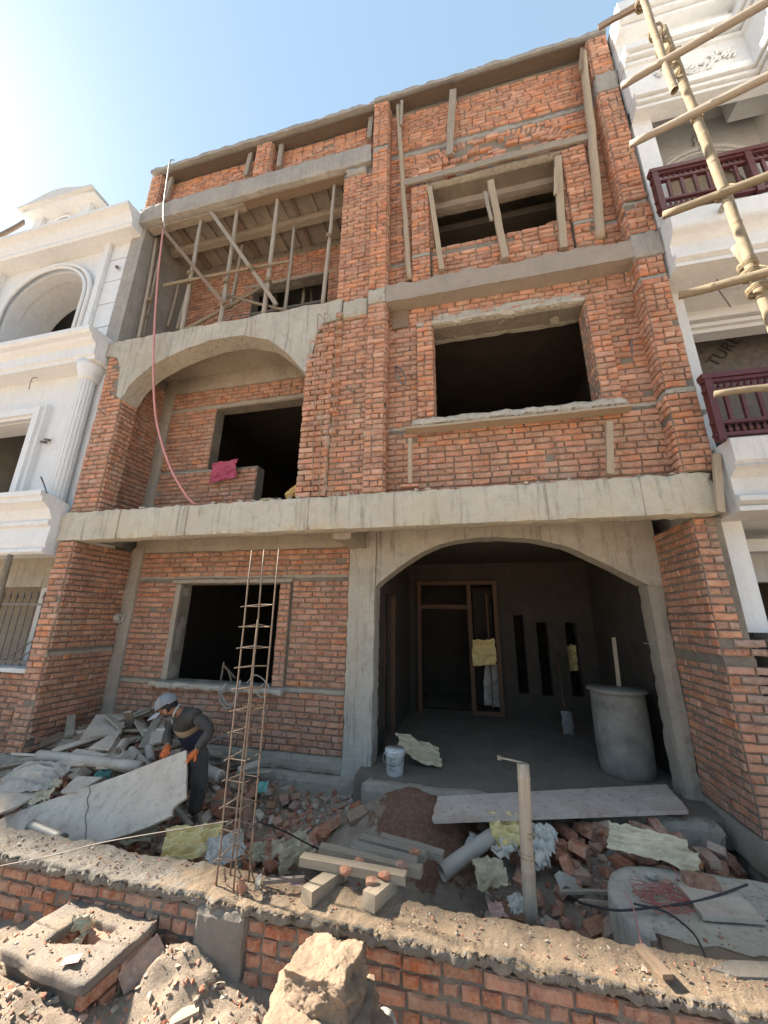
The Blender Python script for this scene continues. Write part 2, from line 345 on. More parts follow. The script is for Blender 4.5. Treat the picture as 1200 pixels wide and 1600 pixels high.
def wall_with_holes(name, x0, x1, z0, z1, yf, th, holes, mat, parent, face='Y'):
    """solid wall, front face at yf, going back th; holes = (u0,u1,z0,z1) cut right through"""
    xs = sorted({x0, x1} | {min(max(h[i], x0), x1) for h in holes for i in (0, 1)})
    zs = sorted({z0, z1} | {min(max(h[i], z0), z1) for h in holes for i in (2, 3)})
    def solid(i, k):
        if not (0 <= i < len(xs)-1 and 0 <= k < len(zs)-1): return False
        cx, cz = (xs[i]+xs[i+1])/2, (zs[k]+zs[k+1])/2
        return not any(h[0] < cx < h[1] and h[2] < cz < h[3] for h in holes)
    m = MB(); P = (lambda u, y, z: (u, y, z)) if face == 'Y' else (lambda u, y, z: (y, u, z))
    for i in range(len(xs)-1):
        for k in range(len(zs)-1):
            if not solid(i, k): continue
            a, b, c, d = xs[i], xs[i+1], zs[k], zs[k+1]; y2 = yf+th
            m.add([P(a, yf, c), P(b, yf, c), P(b, yf, d), P(a, yf, d)], [(0, 1, 2, 3)])
            m.add([P(a, y2, c), P(b, y2, c), P(b, y2, d), P(a, y2, d)], [(3, 2, 1, 0)])
            if not solid(i-1, k): m.add([P(a, yf, c), P(a, yf, d), P(a, y2, d), P(a, y2, c)], [(0, 1, 2, 3)])
            if not solid(i+1, k): m.add([P(b, yf, c), P(b, y2, c), P(b, y2, d), P(b, yf, d)], [(0, 1, 2, 3)])
            if not solid(i, k-1): m.add([P(a, yf, c), P(a, y2, c), P(b, y2, c), P(b, yf, c)], [(0, 1, 2, 3)])
            if not solid(i, k+1): m.add([P(a, yf, d), P(b, yf, d), P(b, y2, d), P(a, y2, d)], [(0, 1, 2, 3)])
    return m.build(name, mat, parent)
def strip_wall(name, xs, zb, zt, y0, y1, mat, parent, nz_=6, amp=.008, freq=4, rough_top=0.0):
    """wall slab between the curves zb(x) and zt(x), for arches and ragged concrete"""
    vs = []; fs = []; nx = len(xs); W = nz_+1
    for s_, y in enumerate((y0, y1)):
        for x in xs:
            a, b = zb(x), zt(x)
            for k in range(W):
                z = a+(b-a)*k/nz_; p = Vector((x, y, z)); d = noise.noise_vector(p*freq)*amp+noise.noise_vector(p*freq*4)*amp*.6
                if k == nz_ and rough_top: d.z += noise.noise(p*7)*rough_top
                vs.append(p+d)
    N = nx*W; I = lambda s_, i, k: s_*N+i*W+k
    for i in range(nx-1):
        for k in range(nz_):
            fs.append((I(0, i, k), I(0, i+1, k), I(0, i+1, k+1), I(0, i, k+1))); fs.append((I(1, i, k), I(1, i, k+1), I(1, i+1, k+1), I(1, i+1, k)))
        fs.append((I(0, i, 0), I(1, i, 0), I(1, i+1, 0), I(0, i+1, 0))); fs.append((I(0, i, nz_), I(0, i+1, nz_), I(1, i+1, nz_), I(1, i, nz_)))
    for k in range(nz_):
        fs.append((I(0, 0, k), I(0, 0, k+1), I(1, 0, k+1), I(1, 0, k))); fs.append((I(0, nx-1, k), I(1, nx-1, k), I(1, nx-1, k+1), I(0, nx-1, k+1)))
    return obj(name, vs, fs, mat, parent)
def interp(pts):
    def f(x):
        if x <= pts[0][0]: return pts[0][1]
        for (a, b), (c, d) in zip(pts, pts[1:]):
            if x <= c: return b+(d-b)*(x-a)/(c-a) if c > a else d
        return pts[-1][1]
    return f
def frange(a, b, st):
    n = max(1, int(round((b-a)/st))); return [a+(b-a)*i/n for i in range(n+1)]
def basis(p0, p1, up=(0, 0, 1), roll=0):
    p0, p1 = Vector(p0), Vector(p1); x = (p1-p0).normalized(); u = Vector(up)
    if abs(x.dot(u)) > .97: u = Vector((0, 1, 0))
    y = u.cross(x).normalized(); z = x.cross(y)
    if roll:
        c, s_ = math.cos(roll), math.sin(roll); y, z = y*c+z*s_, z*c-y*s_
    m = Matrix((x, y, z)).transposed().to_4x4(); m.translation = (p0+p1)/2; return m
def board(name, p0, p1, w, t, mat, label=None, cat=None, group=None, parent=None, up=(0, 0, 1), roll=0, warp=.006, chip=0):
    """timber board / batten from p0 to p1 with slightly worn ends"""
    Ln = (Vector(p1)-Vector(p0)).length; n = max(2, int(Ln/.15)); vs = []; fs = []; sd = rnd.random()*99
    for i in range(n+1):
        x = -Ln/2+Ln*i/n
        for k, (sy, sz) in enumerate(((-1, -1), (1, -1), (1, 1), (-1, 1))):
            p = Vector((x, sy*w/2, sz*t/2)); q = noise.noise_vector(p*3+Vector((sd, 0, 0)))*warp
            q.z += noise.noise(Vector((x*1.3, sd, 0)))*warp*2
            if i in (0, n): q.x += (rnd.random()-.5)*(.012+chip*min(w, .2))
            vs.append(p+q)
    for i in range(n):
        for k in range(4):
            k2 = (k+1) % 4; fs.append((i*4+k, i*4+k2, i*4+4+k2, i*4+4+k))
    fs.append((3, 2, 1, 0)); fs.append(tuple(n*4+k for k in range(4)))
    o = obj(name, vs, fs, mat, parent, False, basis(p0, p1, up, roll))
    return tag(o, label, cat, group)
def pole(name, p0, p1, r0, r1, mat, label=None, cat=None, group=None, parent=None, nodes=0, hollow=False, bend=.01, n=12):
    Ln = (Vector(p1)-Vector(p0)).length; m = MB(); pts = []; rs = []; st = max(6, int(Ln/.12)); sd = rnd.random()*50
    xs = set(frange(-Ln/2, Ln/2, Ln/st))
    nd = []
    if nodes:
        x = -Ln/2+rnd.random()*nodes
        while x < Ln/2-.02:
            nd.append(x); x += nodes*(.85+rnd.random()*.3)
        for x in nd: xs |= {x-.012, x, x+.012}
    for x in sorted(xs):
        t = (x+Ln/2)/Ln; r = r0+(r1-r0)*t
        if any(abs(x-q) < .004 for q in nd): r *= 1.10
        w = bend*math.sin(math.pi*min(max(t, 0), 1))
        pts.append((x, w*math.cos(sd)+noise.noise(Vector((x*2, sd, 0)))*bend*.6, w*math.sin(sd))); rs.append(r)
    m.tube(pts, rs, n, cap=not hollow)
    if hollow:
        b = len(m.v); e = len(pts)-1
        inner = MB().tube([pts[e], Vector(pts[e])-Vector((.1, 0, 0)), ], rs[-1]*.8, n, cap=False)
        m.add(inner.v, inner.f); m.f.append(tuple(b+n+k for k in range(n)))
        for k in range(n): m.f.append((e*n+k, e*n+(k+1) % n, b+(k+1) % n, b+k))
        inner = MB().tube([pts[0], Vector(pts[0])+Vector((.1, 0, 0)), ], rs[0]*.8, n, cap=False); b = len(m.v)
        m.add(inner.v, inner.f); m.f.append(tuple(b+n+k for k in range(n)))
        for k in range(n): m.f.append((k, (k+1) % n, b+(k+1) % n, b+k))
    o = m.build(name, mat, parent, True, basis(p0, p1))
    return tag(o, label, cat, group)
def cord(name, pts, r, mat, label=None, cat=None, group=None, parent=None, sub=6, n=6):
    P = [Vector(p) for p in pts]; out = []
    for i in range(len(P)-1):
        a, b, c, d = P[max(i-1, 0)], P[i], P[i+1], P[min(i+2, len(P)-1)]
        for k in range(sub):
            t = k/sub; out.append(.5*((2*b)+(c-a)*t+(2*a-5*b+4*c-d)*t*t+(3*b-a-3*c+d)*t**3))
    out.append(P[-1]); o = MB().tube(out, r, n).build(name, mat, parent, True); return tag(o, label, cat, group)
# ---------------------------------------------------------------- bricks
CS = .086                                   # height of one course
class BrickSet:
    def __init__(s): s.r = []
    def add(s, wall, c, u, n, Ln, H, mat, rot=0, dep=.105, z=Vector((0, 0, 1))): s.r.append((wall, Vector(c), Vector(u), Vector(n), Ln, H, mat, rot, dep, z))
def bricks(bs, wall, o, u, n, u0, u1, z0, z1, mat, holes=(), proud=.025, mask=None, dep=.105, off=None, jit=1.0, head=.0, end0=0, end1=0, lost=.004, eng=False, gapz=.017, gapx=.010):
    o, u, n = Vector(o), Vector(u), Vector(n); K = max(1, int(round((z1-z0)/CS))); ch = (z1-z0)/K
    for k in range(K):
        zc = z0+(k+.5)*ch
        iv = [(u0, u1)]
        for h in holes:
            if h[2] < zc < h[3]:
                new = []
                for a, b in iv:
                    if h[1] <= a or h[0] >= b: new.append((a, b)); continue
                    if h[0] > a: new.append((a, h[0]))
                    if h[1] < b: new.append((h[1], b))
                iv = new
        headers = (k % 2 == 0) if eng else rnd.random() < head
        for a, b in iv:
            if b-a < .05: continue
            x = a-(.004 if end0 else 0); e = b+(.004 if end1 else 0); first = True
            while x < e-.03:
                ln = .115 if (headers and rnd.random() < .92) or rnd.random() < .05 else .234
                if first: ln *= (.5 if k % 2 else 1)*(1 if headers else 1); ln = max(ln, .105); first = False
                ln *= 1+(rnd.random()-.5)*.06
                if e-(x+ln) < .065: ln = e-x
                cx = x+ln/2
                if not (mask and mask(cx, zc)) and rnd.random() > lost:
                    H = ch-gapz+(rnd.random()-.5)*.006*jit; gap = gapx+rnd.random()*.007
                    c = o+u*cx+Vector((0, 0, zc+(rnd.random()-.5)*.006*jit))+n*(proud+(rnd.random()-.5)*.014*jit)
                    mt = mat(cx, zc) if callable(mat) else mat
                    bs.add(wall, c, u, n, ln-gap, H, mt, (rnd.random()-.5)*.030*jit, dep)
                x += ln
def brick_verts(rec, sd):
    wall, c, u, n, Ln, H, mt, rot, dep, zz = rec
    r = random.Random(sd); z = zz; uu = u*math.cos(rot)+z*math.sin(rot); zv = z*math.cos(rot)-u*math.sin(rot)
    bv = .009+r.random()*.008; out = []
    def ring(hx, hz, d, j):
        for sx, sz in ((-1, -1), (1, -1), (1, 1), (-1, 1)):
            out.append(c+uu*(sx*hx+(r.random()-.5)*j)+zv*(sz*hz+(r.random()-.5)*j)+n*(d+(r.random()-.5)*j*.8))
    ring(Ln/2, H/2, -dep, 0); ring(Ln/2, H/2, -bv, .012); ring(Ln/2-bv*1.2, H/2-bv*.9, 0, .013)
    return out
BF = []
for rr in range(2):
    for k in range(4):
        k2 = (k+1) % 4; BF.append((rr*4+k, rr*4+k2, rr*4+4+k2, rr*4+4+k))
BF.append((8, 9, 10, 11))
def brick_variant(sd, Ln, H, dep, mt):
    """one loose brick solid: worn front arris, closed back; front plane at local z = 0 (x along, y up, z out)"""
    r = random.Random(sd); vs = []; fs = []
    nx = 4 if Ln > .15 else 2
    def col(z, ins, j):
        ring = []
        for i in range(nx+1): ring.append((-Ln/2+ins+(Ln-2*ins)*i/nx, -H/2+ins*.8))
        for i in range(nx+1): ring.append((Ln/2-ins-(Ln-2*ins)*i/nx, H/2-ins*.8))
        for x, y in ring: vs.append((x+(r.random()-.5)*j, y+(r.random()-.5)*j, z+(r.random()-.5)*j*.8))
    n = 2*(nx+1); col(-dep, .004, 0); col(-.012, 0, .009); col(0, .012, .010)
    for q in range(2):
        for k in range(n):
            k2 = (k+1) % n; fs.append((q*n+k, q*n+k2, q*n+n+k2, q*n+n+k))
    fs.append(tuple(reversed(range(n))))
    for i in range(nx): fs.append((2*n+i, 2*n+i+1, 2*n+n-2-i, 2*n+n-1-i))
    return mesh('brick', vs, fs, mt)
VAR = {}
def emit_bricks(bs, limit, stuff_parent, view=True, stuffname='brickwork'):
    def score(rec):
        c = rec[1]; d = c-Vector((0, 0, CAMZ)); zc = d.dot(CF)
        if zc < .3: return 0
        px, py = 600+FPX*d.dot(CR)/zc, 800-FPX*d.dot(CU)/zc
        if not (-10 < px < 1210 and -10 < py < 1610): return 0
        f = -d.normalized().dot(rec[3])
        return max(0, f)*rec[4]*rec[5]/(zc*zc)
    order = sorted(range(len(bs.r)), key=lambda i: -score(bs.r[i])); ind = set(order[:limit])
    byl = {}
    for i, rec in enumerate(bs.r):
        wall, c, u, n, Ln, H, mt, rot, dep, zz = rec
        if i in ind:
            base = .228 if Ln > .16 else .112; key = (base, mt, rnd.randrange(7))
            if key not in VAR: VAR[key] = brick_variant(hash(key) & 0xffff if False else (key[2]*31+int(base*1000)+len(mt)), base-.011, CS-.014, .105, mt)
            o = bpy.data.objects.new('brick', VAR[key])
            uu = u*math.cos(rot)+zz*math.sin(rot); zv = zz*math.cos(rot)-u*math.sin(rot)
            mw = Matrix((uu*(Ln/(base-.011)), zv*(H/(CS-.014)), n*(dep/.105))).transposed().to_4x4()
            if uu.cross(zv).dot(n) < 0: pass
            mw.translation = c; o.matrix_basis = mw; link(o, wall)
        else: byl.setdefault(mt, []).append((i, rec))
    # the far rest: one mesh, several materials
    vs = []; fs = []; mi = []
    for q, (mt, rs) in enumerate(byl.items()):
        for i, rec in rs:
            b = len(vs); vs += brick_verts(rec, i*7+1); fs += [tuple(b+k for k in f) for f in BF]; mi += [q]*len(BF)
    if vs:
        me = bpy.data.meshes.new(stuffname); me.from_pydata([tuple(v) for v in vs], [], fs); me.update()
        for mt in byl: me.materials.append(M[mt])
        me.polygons.foreach_set('material_index', mi)
        o = bpy.data.objects.new(stuffname, me); link(o, stuff_parent); o['kind'] = 'stuff'
# ================================================================ TERRAIN
def sstep(a, b, x):
    t = min(max((x-a)/(b-a), 0), 1); return t*t*(3-2*t)
def gz(x, y):
    z = -.50
    z += .05*noise.noise(Vector((x*1.1, y*1.1, 0)))+.03*noise.noise(Vector((x*4, y*4, 2)))
    if y > 2.9:
        z += .46*math.exp(-((x+.75)**2/.42+(y-4.65)**2/.20))             # dug heap
        z -= .28*math.exp(-((x+.1)**2/.9+(y-3.65)**2/.12))               # trench
        z += .42*math.exp(-((x+5.2)**2/1.9+(y-5.2)**2/1.0))              # debris corner
        z += .27*math.exp(-((x+4.9)**2/1.0+(y-5.0)**2/.40))+.10*math.exp(-((x+4.6)**2/1.6+(y-4.2)**2/.4))
        z += .16*math.exp(-((x-1.3)**2/.8+(y-4.75)**2/.25))
        z -= .25*sstep(2.0, 2.5, x)*sstep(3.9, 4.6, y)
        z += .035*noise.noise(Vector((x*9, y*9, 4)))+.02*noise.noise(Vector((x*20, y*20, 7)))
    else:
        z -= .07*sstep(-3.5, 0, x)
        z += (.20+.12*noise.noise(Vector((x*7, y*7, 1))))*math.exp(-((x+1.95)**2/.10+(y-2.68)**2/.06))     # grit banked against the post
        z += .17*math.exp(-(max(0, abs(x+2.9)-.55)**2/.05+(y-2.12)**2/.10))
        z += .10*math.exp(-((x+1.35)**2/.2+(y-2.2)**2/.15))
        z += .035*noise.noise(Vector((x*9, y*9, 4)))+.022*noise.noise(Vector((x*21, y*21, 7)))
    return z
def coords(a, b, fa, fb, st):
    c = frange(fa, fb, st); l = []; x = fa; s = st
    while x > a: s *= 1.6; x -= s; l.append(max(x, a))
    r = []; x = fb; s = st
    while x < b: s *= 1.6; x += s; r.append(min(x, b))
    return l[::-1]+c+r
gx = coords(-150, 150, -7.4, 4.2, .04); gy = coords(-120, 200, 1.2, 6.2, .04)
vs = [(x, y, gz(x, y) if (-9 < x < 6 and .5 < y < 8) else -.55) for y in gy for x in gx]
W = len(gx); fs = [(j*W+i, j*W+i+1, (j+1)*W+i+1, (j+1)*W+i) for j in range(len(gy)-1) for i in range(W-1)]
tag(obj('ground', vs, fs, 'ground', None, True), kind='structure')
# ================================================================ THE BRICK HOUSE
FL = -.17
H = thing('brick_house', 'unfinished three storey brick house with concrete arches, open window holes and timber props', 'building', (-2, 5.6, -.5))
BS = BrickSet()
UX, UY, UZ = Vector((1, 0, 0)), Vector((0, 1, 0)), Vector((0, 0, 1))
def front(wall, yf, x0, x1, z0, z1, mat='brick', holes=(), **k): bricks(BS, wall, (0, yf, 0), UX, -UY, x0, x1, z0, z1, mat, holes, **k)
def side_r(wall, xf, y0, y1, z0, z1, mat='brick', holes=(), **k): bricks(BS, wall, (xf, 0, 0), UY, UX, y0, y1, z0, z1, mat, holes, **k)      # faces +X
def side_l(wall, xf, y0, y1, z0, z1, mat='brick', holes=(), **k): bricks(BS, wall, (xf, 0, 0), -UY, -UX, -y1, -y0, z0, z1, mat, [(-h[1], -h[0], h[2], h[3]) for h in holes], **k)
def boxp(name, b, mat): return MB().box(*b).build(name, mat, H)
# --- ground floor, left party wall
w = boxp('wall', (-6.46, -6.15, 4.52, 9, -.8, 2.868), 'mortar')
front(w, 4.52, -6.46, -6.15, -.12, 2.87, 'brick', holes=[(-7, -6, 1.12, 1.20)])
side_r(w, -6.15, 4.52, 5.62, -.12, 2.87, 'brick_low', holes=[(4, 6, 1.12, 1.22), (4, 6, .62, .64)])
rough_box('grout_band', (-6.47, -6.13, 4.505, 5.6, 1.12, 1.21), 'concrete_low', H, .06, .008)
rough_box('plinth', (-6.60, -6.10, 4.47, 5.6, -.8, -.13), 'concrete_low', H, .08, .014)
# --- left bay back wall
win = (-4.96, -3.05, .73, 2.28)
w = wall_with_holes('wall', -5.9, -1.85, -.3, 3.2, 5.62, .23, [win], 'mortar', H)
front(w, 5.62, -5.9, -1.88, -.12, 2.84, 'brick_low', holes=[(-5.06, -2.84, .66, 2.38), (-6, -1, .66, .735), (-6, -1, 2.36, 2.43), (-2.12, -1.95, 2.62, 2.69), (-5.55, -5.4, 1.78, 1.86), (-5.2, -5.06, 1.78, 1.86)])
rough_box('grout_band', (-5.9, -5.14, 5.60, 5.64, .665, .73), 'concrete_low', H, .06, .006)
rough_box('grout_band', (-2.85, -1.89, 5.60, 5.64, .665, .73), 'concrete_low', H, .06, .006)
rough_box('grout_band', (-5.9, -1.89, 5.605, 5.64, 2.365, 2.425), 'concrete_low', H, .06, .008)
rough_box('lintel', (-5.12, -2.83, 5.54, 5.85, 2.285, 2.362), 'concrete_low', H, .07, .008)
rough_box('window_sill', (-5.2, -2.83, 5.46, 5.84, .635, .728), 'concrete', H, .06, .010)
rough_box('window_reveal', (-5.07, -4.96, 5.575, 5.84, .73, 2.283), 'concrete_low', H, .08, .006)
w = boxp('window_pier', (-3.05, -2.86, 5.57, 5.66, .73, 2.283), 'mortar')
front(w, 5.57, -3.05, -2.86, .73, 2.28, 'brick', head=.2)
rough_box('column', (-6.14, -5.88, 5.55, 5.85, -.8, 2.95), 'concrete_low', H, .09, .010)
rough_box('beam', (-6.13, -1.89, 5.585, 5.86, 2.845, 3.2), 'concrete_low', H, .1, .010)
rough_box('plinth', (-5.95, -1.45, 5.56, 5.9, -.33, -.125), 'concrete_low', H, .07, .012)
rough_box('plinth', (-5.95, -1.40, 5.47, 5.9, -.85, -.33), 'concrete_low', H, .07, .016)
rough_box('mortar_lump', (-6.2, -5.98, 5.46, 5.58, 1.62, 1.76), 'concrete', H, .03, .03, 8, 1.5)
# --- middle column, arch, right column
rough_box('column', (-1.885, -1.45, 5.55, 5.9, -.8, 3.19), 'concrete', H, .08, .010)
rough_box('bracket', (-1.88, -1.60, 4.76, 5.56, 2.80, 3.2), 'concrete_low', H, .09, .008)
arch0 = interp([(-1.47, 2.20), (-1.40, 2.28), (-1.02, 2.56), (-.75, 2.72), (-.48, 2.84), (-.2, 2.905), (.1, 2.93), (.39, 2.93), (.9, 2.88), (1.32, 2.76), (1.77, 2.51), (2.23, 2.22), (2.5, 2.2)])
strip_wall('arch', frange(-1.45, 2.42, .07), arch0, lambda x: 3.195, 5.585, 5.9, 'concrete', H, 8, .007)
rough_box('column', (2.225, 2.41, 5.59, 5.9, -.45, 2.26), 'concrete_low', H, .08, .008)
# --- right wall
w = boxp('wall', (2.412, 2.68, 4.66, 11, -.1, 2.868), 'mortar')
gh = [(-9, 9, 1.33, 1.43)]
def mr(x, z): return 'brick' if x < 2.55 and z > -.1 else 'brick_grey'
front(w, 4.66, 2.412, 2.62, 1.6, 2.87, mr, holes=gh, head=.1)
front(w, 4.66, 2.412, 2.80, -.1, 1.6, mr, holes=gh, head=.1)
side_l(w, 2.412, 4.66, 5.6, -.1, 2.87, 'brick', holes=gh, proud=.012)
rough_box('grout_band', (2.402, 2.70, 4.645, 5.6, 1.34, 1.42), 'mortar', H, .06, .009)
rough_box('plinth', (2.395, 3.1, 4.60, 5.75, -.42, -.11), 'concrete_low', H, .09, .006)
rough_box('foundation', (2.46, 3.2, 4.75, 6.0, -1.3, -.43), 'concrete_low', H, .12, .03)
for k in range(14):                                     # toothing left for the next wall
    if k % 2 == 0: BS.add(w, (2.86, 4.655, -.057+k*CS*1.0), UX, -UY, .15, CS-.014, 'brick_grey')
# --- floor of the ground storey and the dark rooms
rough_box('floor', (-1.60, 2.45, 5.2, 11, -.45, FL), 'floor', H, .25, .008)
rough_box('threshold', (-1.46, 2.30, 5.03, 5.25, -.9, FL-.004), 'concrete_low', H, .07, .02)
bw = [(-1.24, .50, -.10, 2.52), (.82, 1.02, .30, 1.86), (1.27, 1.49, .28, 1.72), (1.84, 2.06, .30, 1.72)]
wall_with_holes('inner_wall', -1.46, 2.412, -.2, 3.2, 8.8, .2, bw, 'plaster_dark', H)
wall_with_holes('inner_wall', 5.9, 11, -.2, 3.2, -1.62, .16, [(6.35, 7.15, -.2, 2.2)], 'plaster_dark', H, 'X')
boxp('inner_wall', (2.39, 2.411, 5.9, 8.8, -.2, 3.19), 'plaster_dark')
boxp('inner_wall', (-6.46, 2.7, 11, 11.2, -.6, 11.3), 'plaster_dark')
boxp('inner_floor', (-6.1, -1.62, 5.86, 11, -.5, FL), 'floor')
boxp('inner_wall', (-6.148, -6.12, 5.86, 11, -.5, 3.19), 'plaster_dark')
# --- first slab with its deep edge beam
rough_box('slab_edge', (-6.56, 2.64, 4.5, 4.76, 2.875, 3.36), 'concrete_beam', H, .075, .008, 3, 1.9)
for x_ in (-5.35, -4.1, -2.15, -.95, .9, 1.9): boxp('formwork_seam', (x_, x_+.008, 4.490, 4.52, 2.89, 3.34), 'concrete_low')
boxp('slab', (-6.46, 2.68, 4.74, 11, 3.2, 3.35), 'concrete_low')
# --- first floor, left pier and big arch
w = boxp('wall', (-6.46, -5.94, 4.57, 4.88, 3.35, 6.4), 'mortar')
am = lambda x, z: z > 5.45 and x > -6.13+(z-5.45)*-.13 and z < 6.4 or z > 6.42
front(w, 4.57, -6.46, -5.94, 3.36, 6.5, 'brick_worn', mask=am)
side_r(w, -5.94, 4.57, 4.88, 3.36, 5.45, 'brick_worn')
boxp('balcony_side', (-6.46, -6.15, 4.9, 5.9, 3.35, 6.6), 'mortar'); side_r(w, -6.15, 4.9, 5.6, 3.36, 6.3, 'brick_low')
arch1 = interp([(-6.60, 6.46), (-6.25, 6.38), (-6.12, 6.1), (-6.08, 5.55), (-5.935, 5.43), (-5.93, 5.44), (-5.82, 5.68), (-5.68, 5.86), (-5.4, 6.05), (-5.13, 6.17), (-4.7, 6.31), (-4.24, 6.385), (-3.9, 6.39), (-3.61, 6.37), (-3.1, 6.19), (-2.72, 5.84), (-2.42, 5.47), (-2.38, 5.44), (-2.33, 5.6), (-2.22, 6.2), (-2.15, 6.33), (-1.84, 6.36)])
strip_wall('arch', frange(-6.60, -1.84, .06), arch1, lambda x: 6.74+.01*math.sin(x*9), 4.535, 4.87, 'concrete', H, 7, .009, rough_top=.02)
# --- balcony back wall
w = wall_with_holes('wall', -6.15, -1.5, 3.35, 6.6, 5.62, .23, [(-4.82, -2.6, 4.43, 5.74), (-3.75, -2.6, 3.35, 4.43)], 'mortar', H)
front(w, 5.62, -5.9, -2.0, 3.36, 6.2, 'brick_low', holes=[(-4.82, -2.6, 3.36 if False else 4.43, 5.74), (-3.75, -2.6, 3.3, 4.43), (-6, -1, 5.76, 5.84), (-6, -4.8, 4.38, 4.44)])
rough_box('lintel', (-5.9, -2.2, 5.595, 5.84, 5.75, 5.84), 'concrete_low', H, .08, .007)
rough_box('grout_band', (-5.9, -4.7, 5.60, 5.64, 4.385, 4.435), 'concrete_low', H, .07, .006)
rough_box('column', (-6.15, -5.89, 5.57, 5.86, 3.36, 6.6), 'concrete_low', H, .1, .009)
rough_box('beam', (-6.15, -1.5, 5.58, 5.9, 6.2, 6.6), 'concrete_low', H, .1, .01)
boxp('slab', (-6.46, 2.66, 4.88, 11, 6.56, 6.72), 'concrete_low')
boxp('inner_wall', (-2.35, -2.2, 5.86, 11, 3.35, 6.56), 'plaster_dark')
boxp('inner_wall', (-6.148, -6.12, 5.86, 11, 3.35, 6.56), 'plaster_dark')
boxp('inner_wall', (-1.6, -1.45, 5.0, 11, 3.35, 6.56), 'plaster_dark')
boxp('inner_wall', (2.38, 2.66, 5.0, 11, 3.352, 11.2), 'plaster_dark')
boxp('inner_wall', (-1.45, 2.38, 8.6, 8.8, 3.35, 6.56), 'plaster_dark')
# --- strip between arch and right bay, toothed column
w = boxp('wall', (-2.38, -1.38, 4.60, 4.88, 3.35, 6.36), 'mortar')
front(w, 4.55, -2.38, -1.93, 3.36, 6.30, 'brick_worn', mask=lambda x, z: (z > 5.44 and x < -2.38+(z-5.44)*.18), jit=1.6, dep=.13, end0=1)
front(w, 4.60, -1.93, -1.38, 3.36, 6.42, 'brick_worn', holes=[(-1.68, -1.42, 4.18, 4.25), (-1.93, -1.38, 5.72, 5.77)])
for k in range(0, 26, 2):
    if k in (2, 12): continue
    BS.add(w, (-1.87, 4.50, 4.35+k*CS), UX, -UY, .105, CS-.014, 'brick_worn', 0, .14)
rough_box('mortar_strip', (-2.0, -1.93, 4.535, 4.62, 3.36, 5.6), 'concrete', H, .04, .02, 7)
# --- centre pilaster, full height
def pil(z0, z1): 
    w = boxp('pilaster', (-1.385, -1.105, 4.515, 4.9, z0, z1), 'mortar')
    front(w, 4.515, -1.385, -1.105, z0, z1, 'brick_worn' if z1 < 7 else 'brick', head=.5, end1=1, jit=1.3); side_r(w, -1.105, 4.515, 4.75, z0, z1, 'brick_low', head=.8)
pil(3.36, 6.50); pil(6.80, 9.98); pil(10.12, 11.28)
rough_box('concrete_patch', (-1.40, -1.09, 4.49, 4.9, 6.5, 6.80), 'concrete', H, .05, .014)
rough_box('concrete_patch', (-1.39, -1.10, 4.505, 4.9, 9.98, 10.12), 'concrete_grey', H, .05, .012)
rough_box('concrete_patch', (-1.40, -1.12, 4.50, 4.54, 4.19, 4.30), 'concrete', H, .04, .008)
# --- right bay, first floor
W1 = (-.40, 1.72, 4.42, 6.05)
w = wall_with_holes('wall', -1.38, 2.40, 3.35, 6.5, 4.75, .25, [W1], 'mortar', H)
mw_ = lambda x, z: 'brick_worn' if (z < 4.2 or z > 5.9 or x < -.7) else 'brick'
front(w, 4.75, -1.10, 2.37, 3.37, 6.49, mw_, holes=[(-.64, 1.96, 4.40, 6.12), (-1.1, -.64, 4.36, 4.42), (1.96, 2.37, 4.36, 4.42), (1.96, 2.4, 6.02, 6.1), (-1.1, -.64, 6.02, 6.08), (1.0, 1.1, 3.72, 3.79), (2.05, 2.19, 5.0, 5.08), (2.24, 2.36, 4.5, 4.58), (-.82, -.66, 4.13, 4.2)])
for a, b in ((-.64, -.405), (1.725, 1.96)):
    w2 = boxp('window_pier', (a, b, 4.665, 4.76, 4.40, 6.12), 'mortar')
    front(w2, 4.665, a, b, 4.40, 6.12, 'brick', head=.15, jit=1.4, end0=1, end1=1)
side_l(w2, 1.722, 4.68, 4.98, 4.42, 6.05, 'brick', head=.6, proud=.008)
side_r(w2, -.402, 4.68, 4.98, 4.42, 6.05, 'brick', head=.6, proud=.008)
rough_box('lintel', (-.66, 1.98, 4.64, 5.1, 6.055, 6.125), 'concrete', H, .05, .014, 5)
rough_box('lintel', (-.40, 1.72, 4.72, 5.12, 6.06, 6.3), 'concrete', H, .1, .008)
rough_box('window_sill', (-.72, 1.97, 4.52, 5.0, 4.275, 4.41), 'concrete', H, .04, .018, 6, 1.4)
for a, b, c, d in ((-1.1, -.66, 4.36, 4.42), (1.98, 2.37, 4.36, 4.42), (1.98, 2.37, 6.02, 6.09), (-1.1, -.66, 6.02, 6.08)):
    rough_box('grout_band', (a, b, 4.735, 4.78, c, d), 'concrete', H, .05, .007)
# --- ledge at second floor
strip_wall('ledge', frange(-1.10, 2.40, .06), lambda x: 6.48, lambda x: 6.80, 4.50, 5.1, 'soffit', H, 5, .008, rough_top=.07)
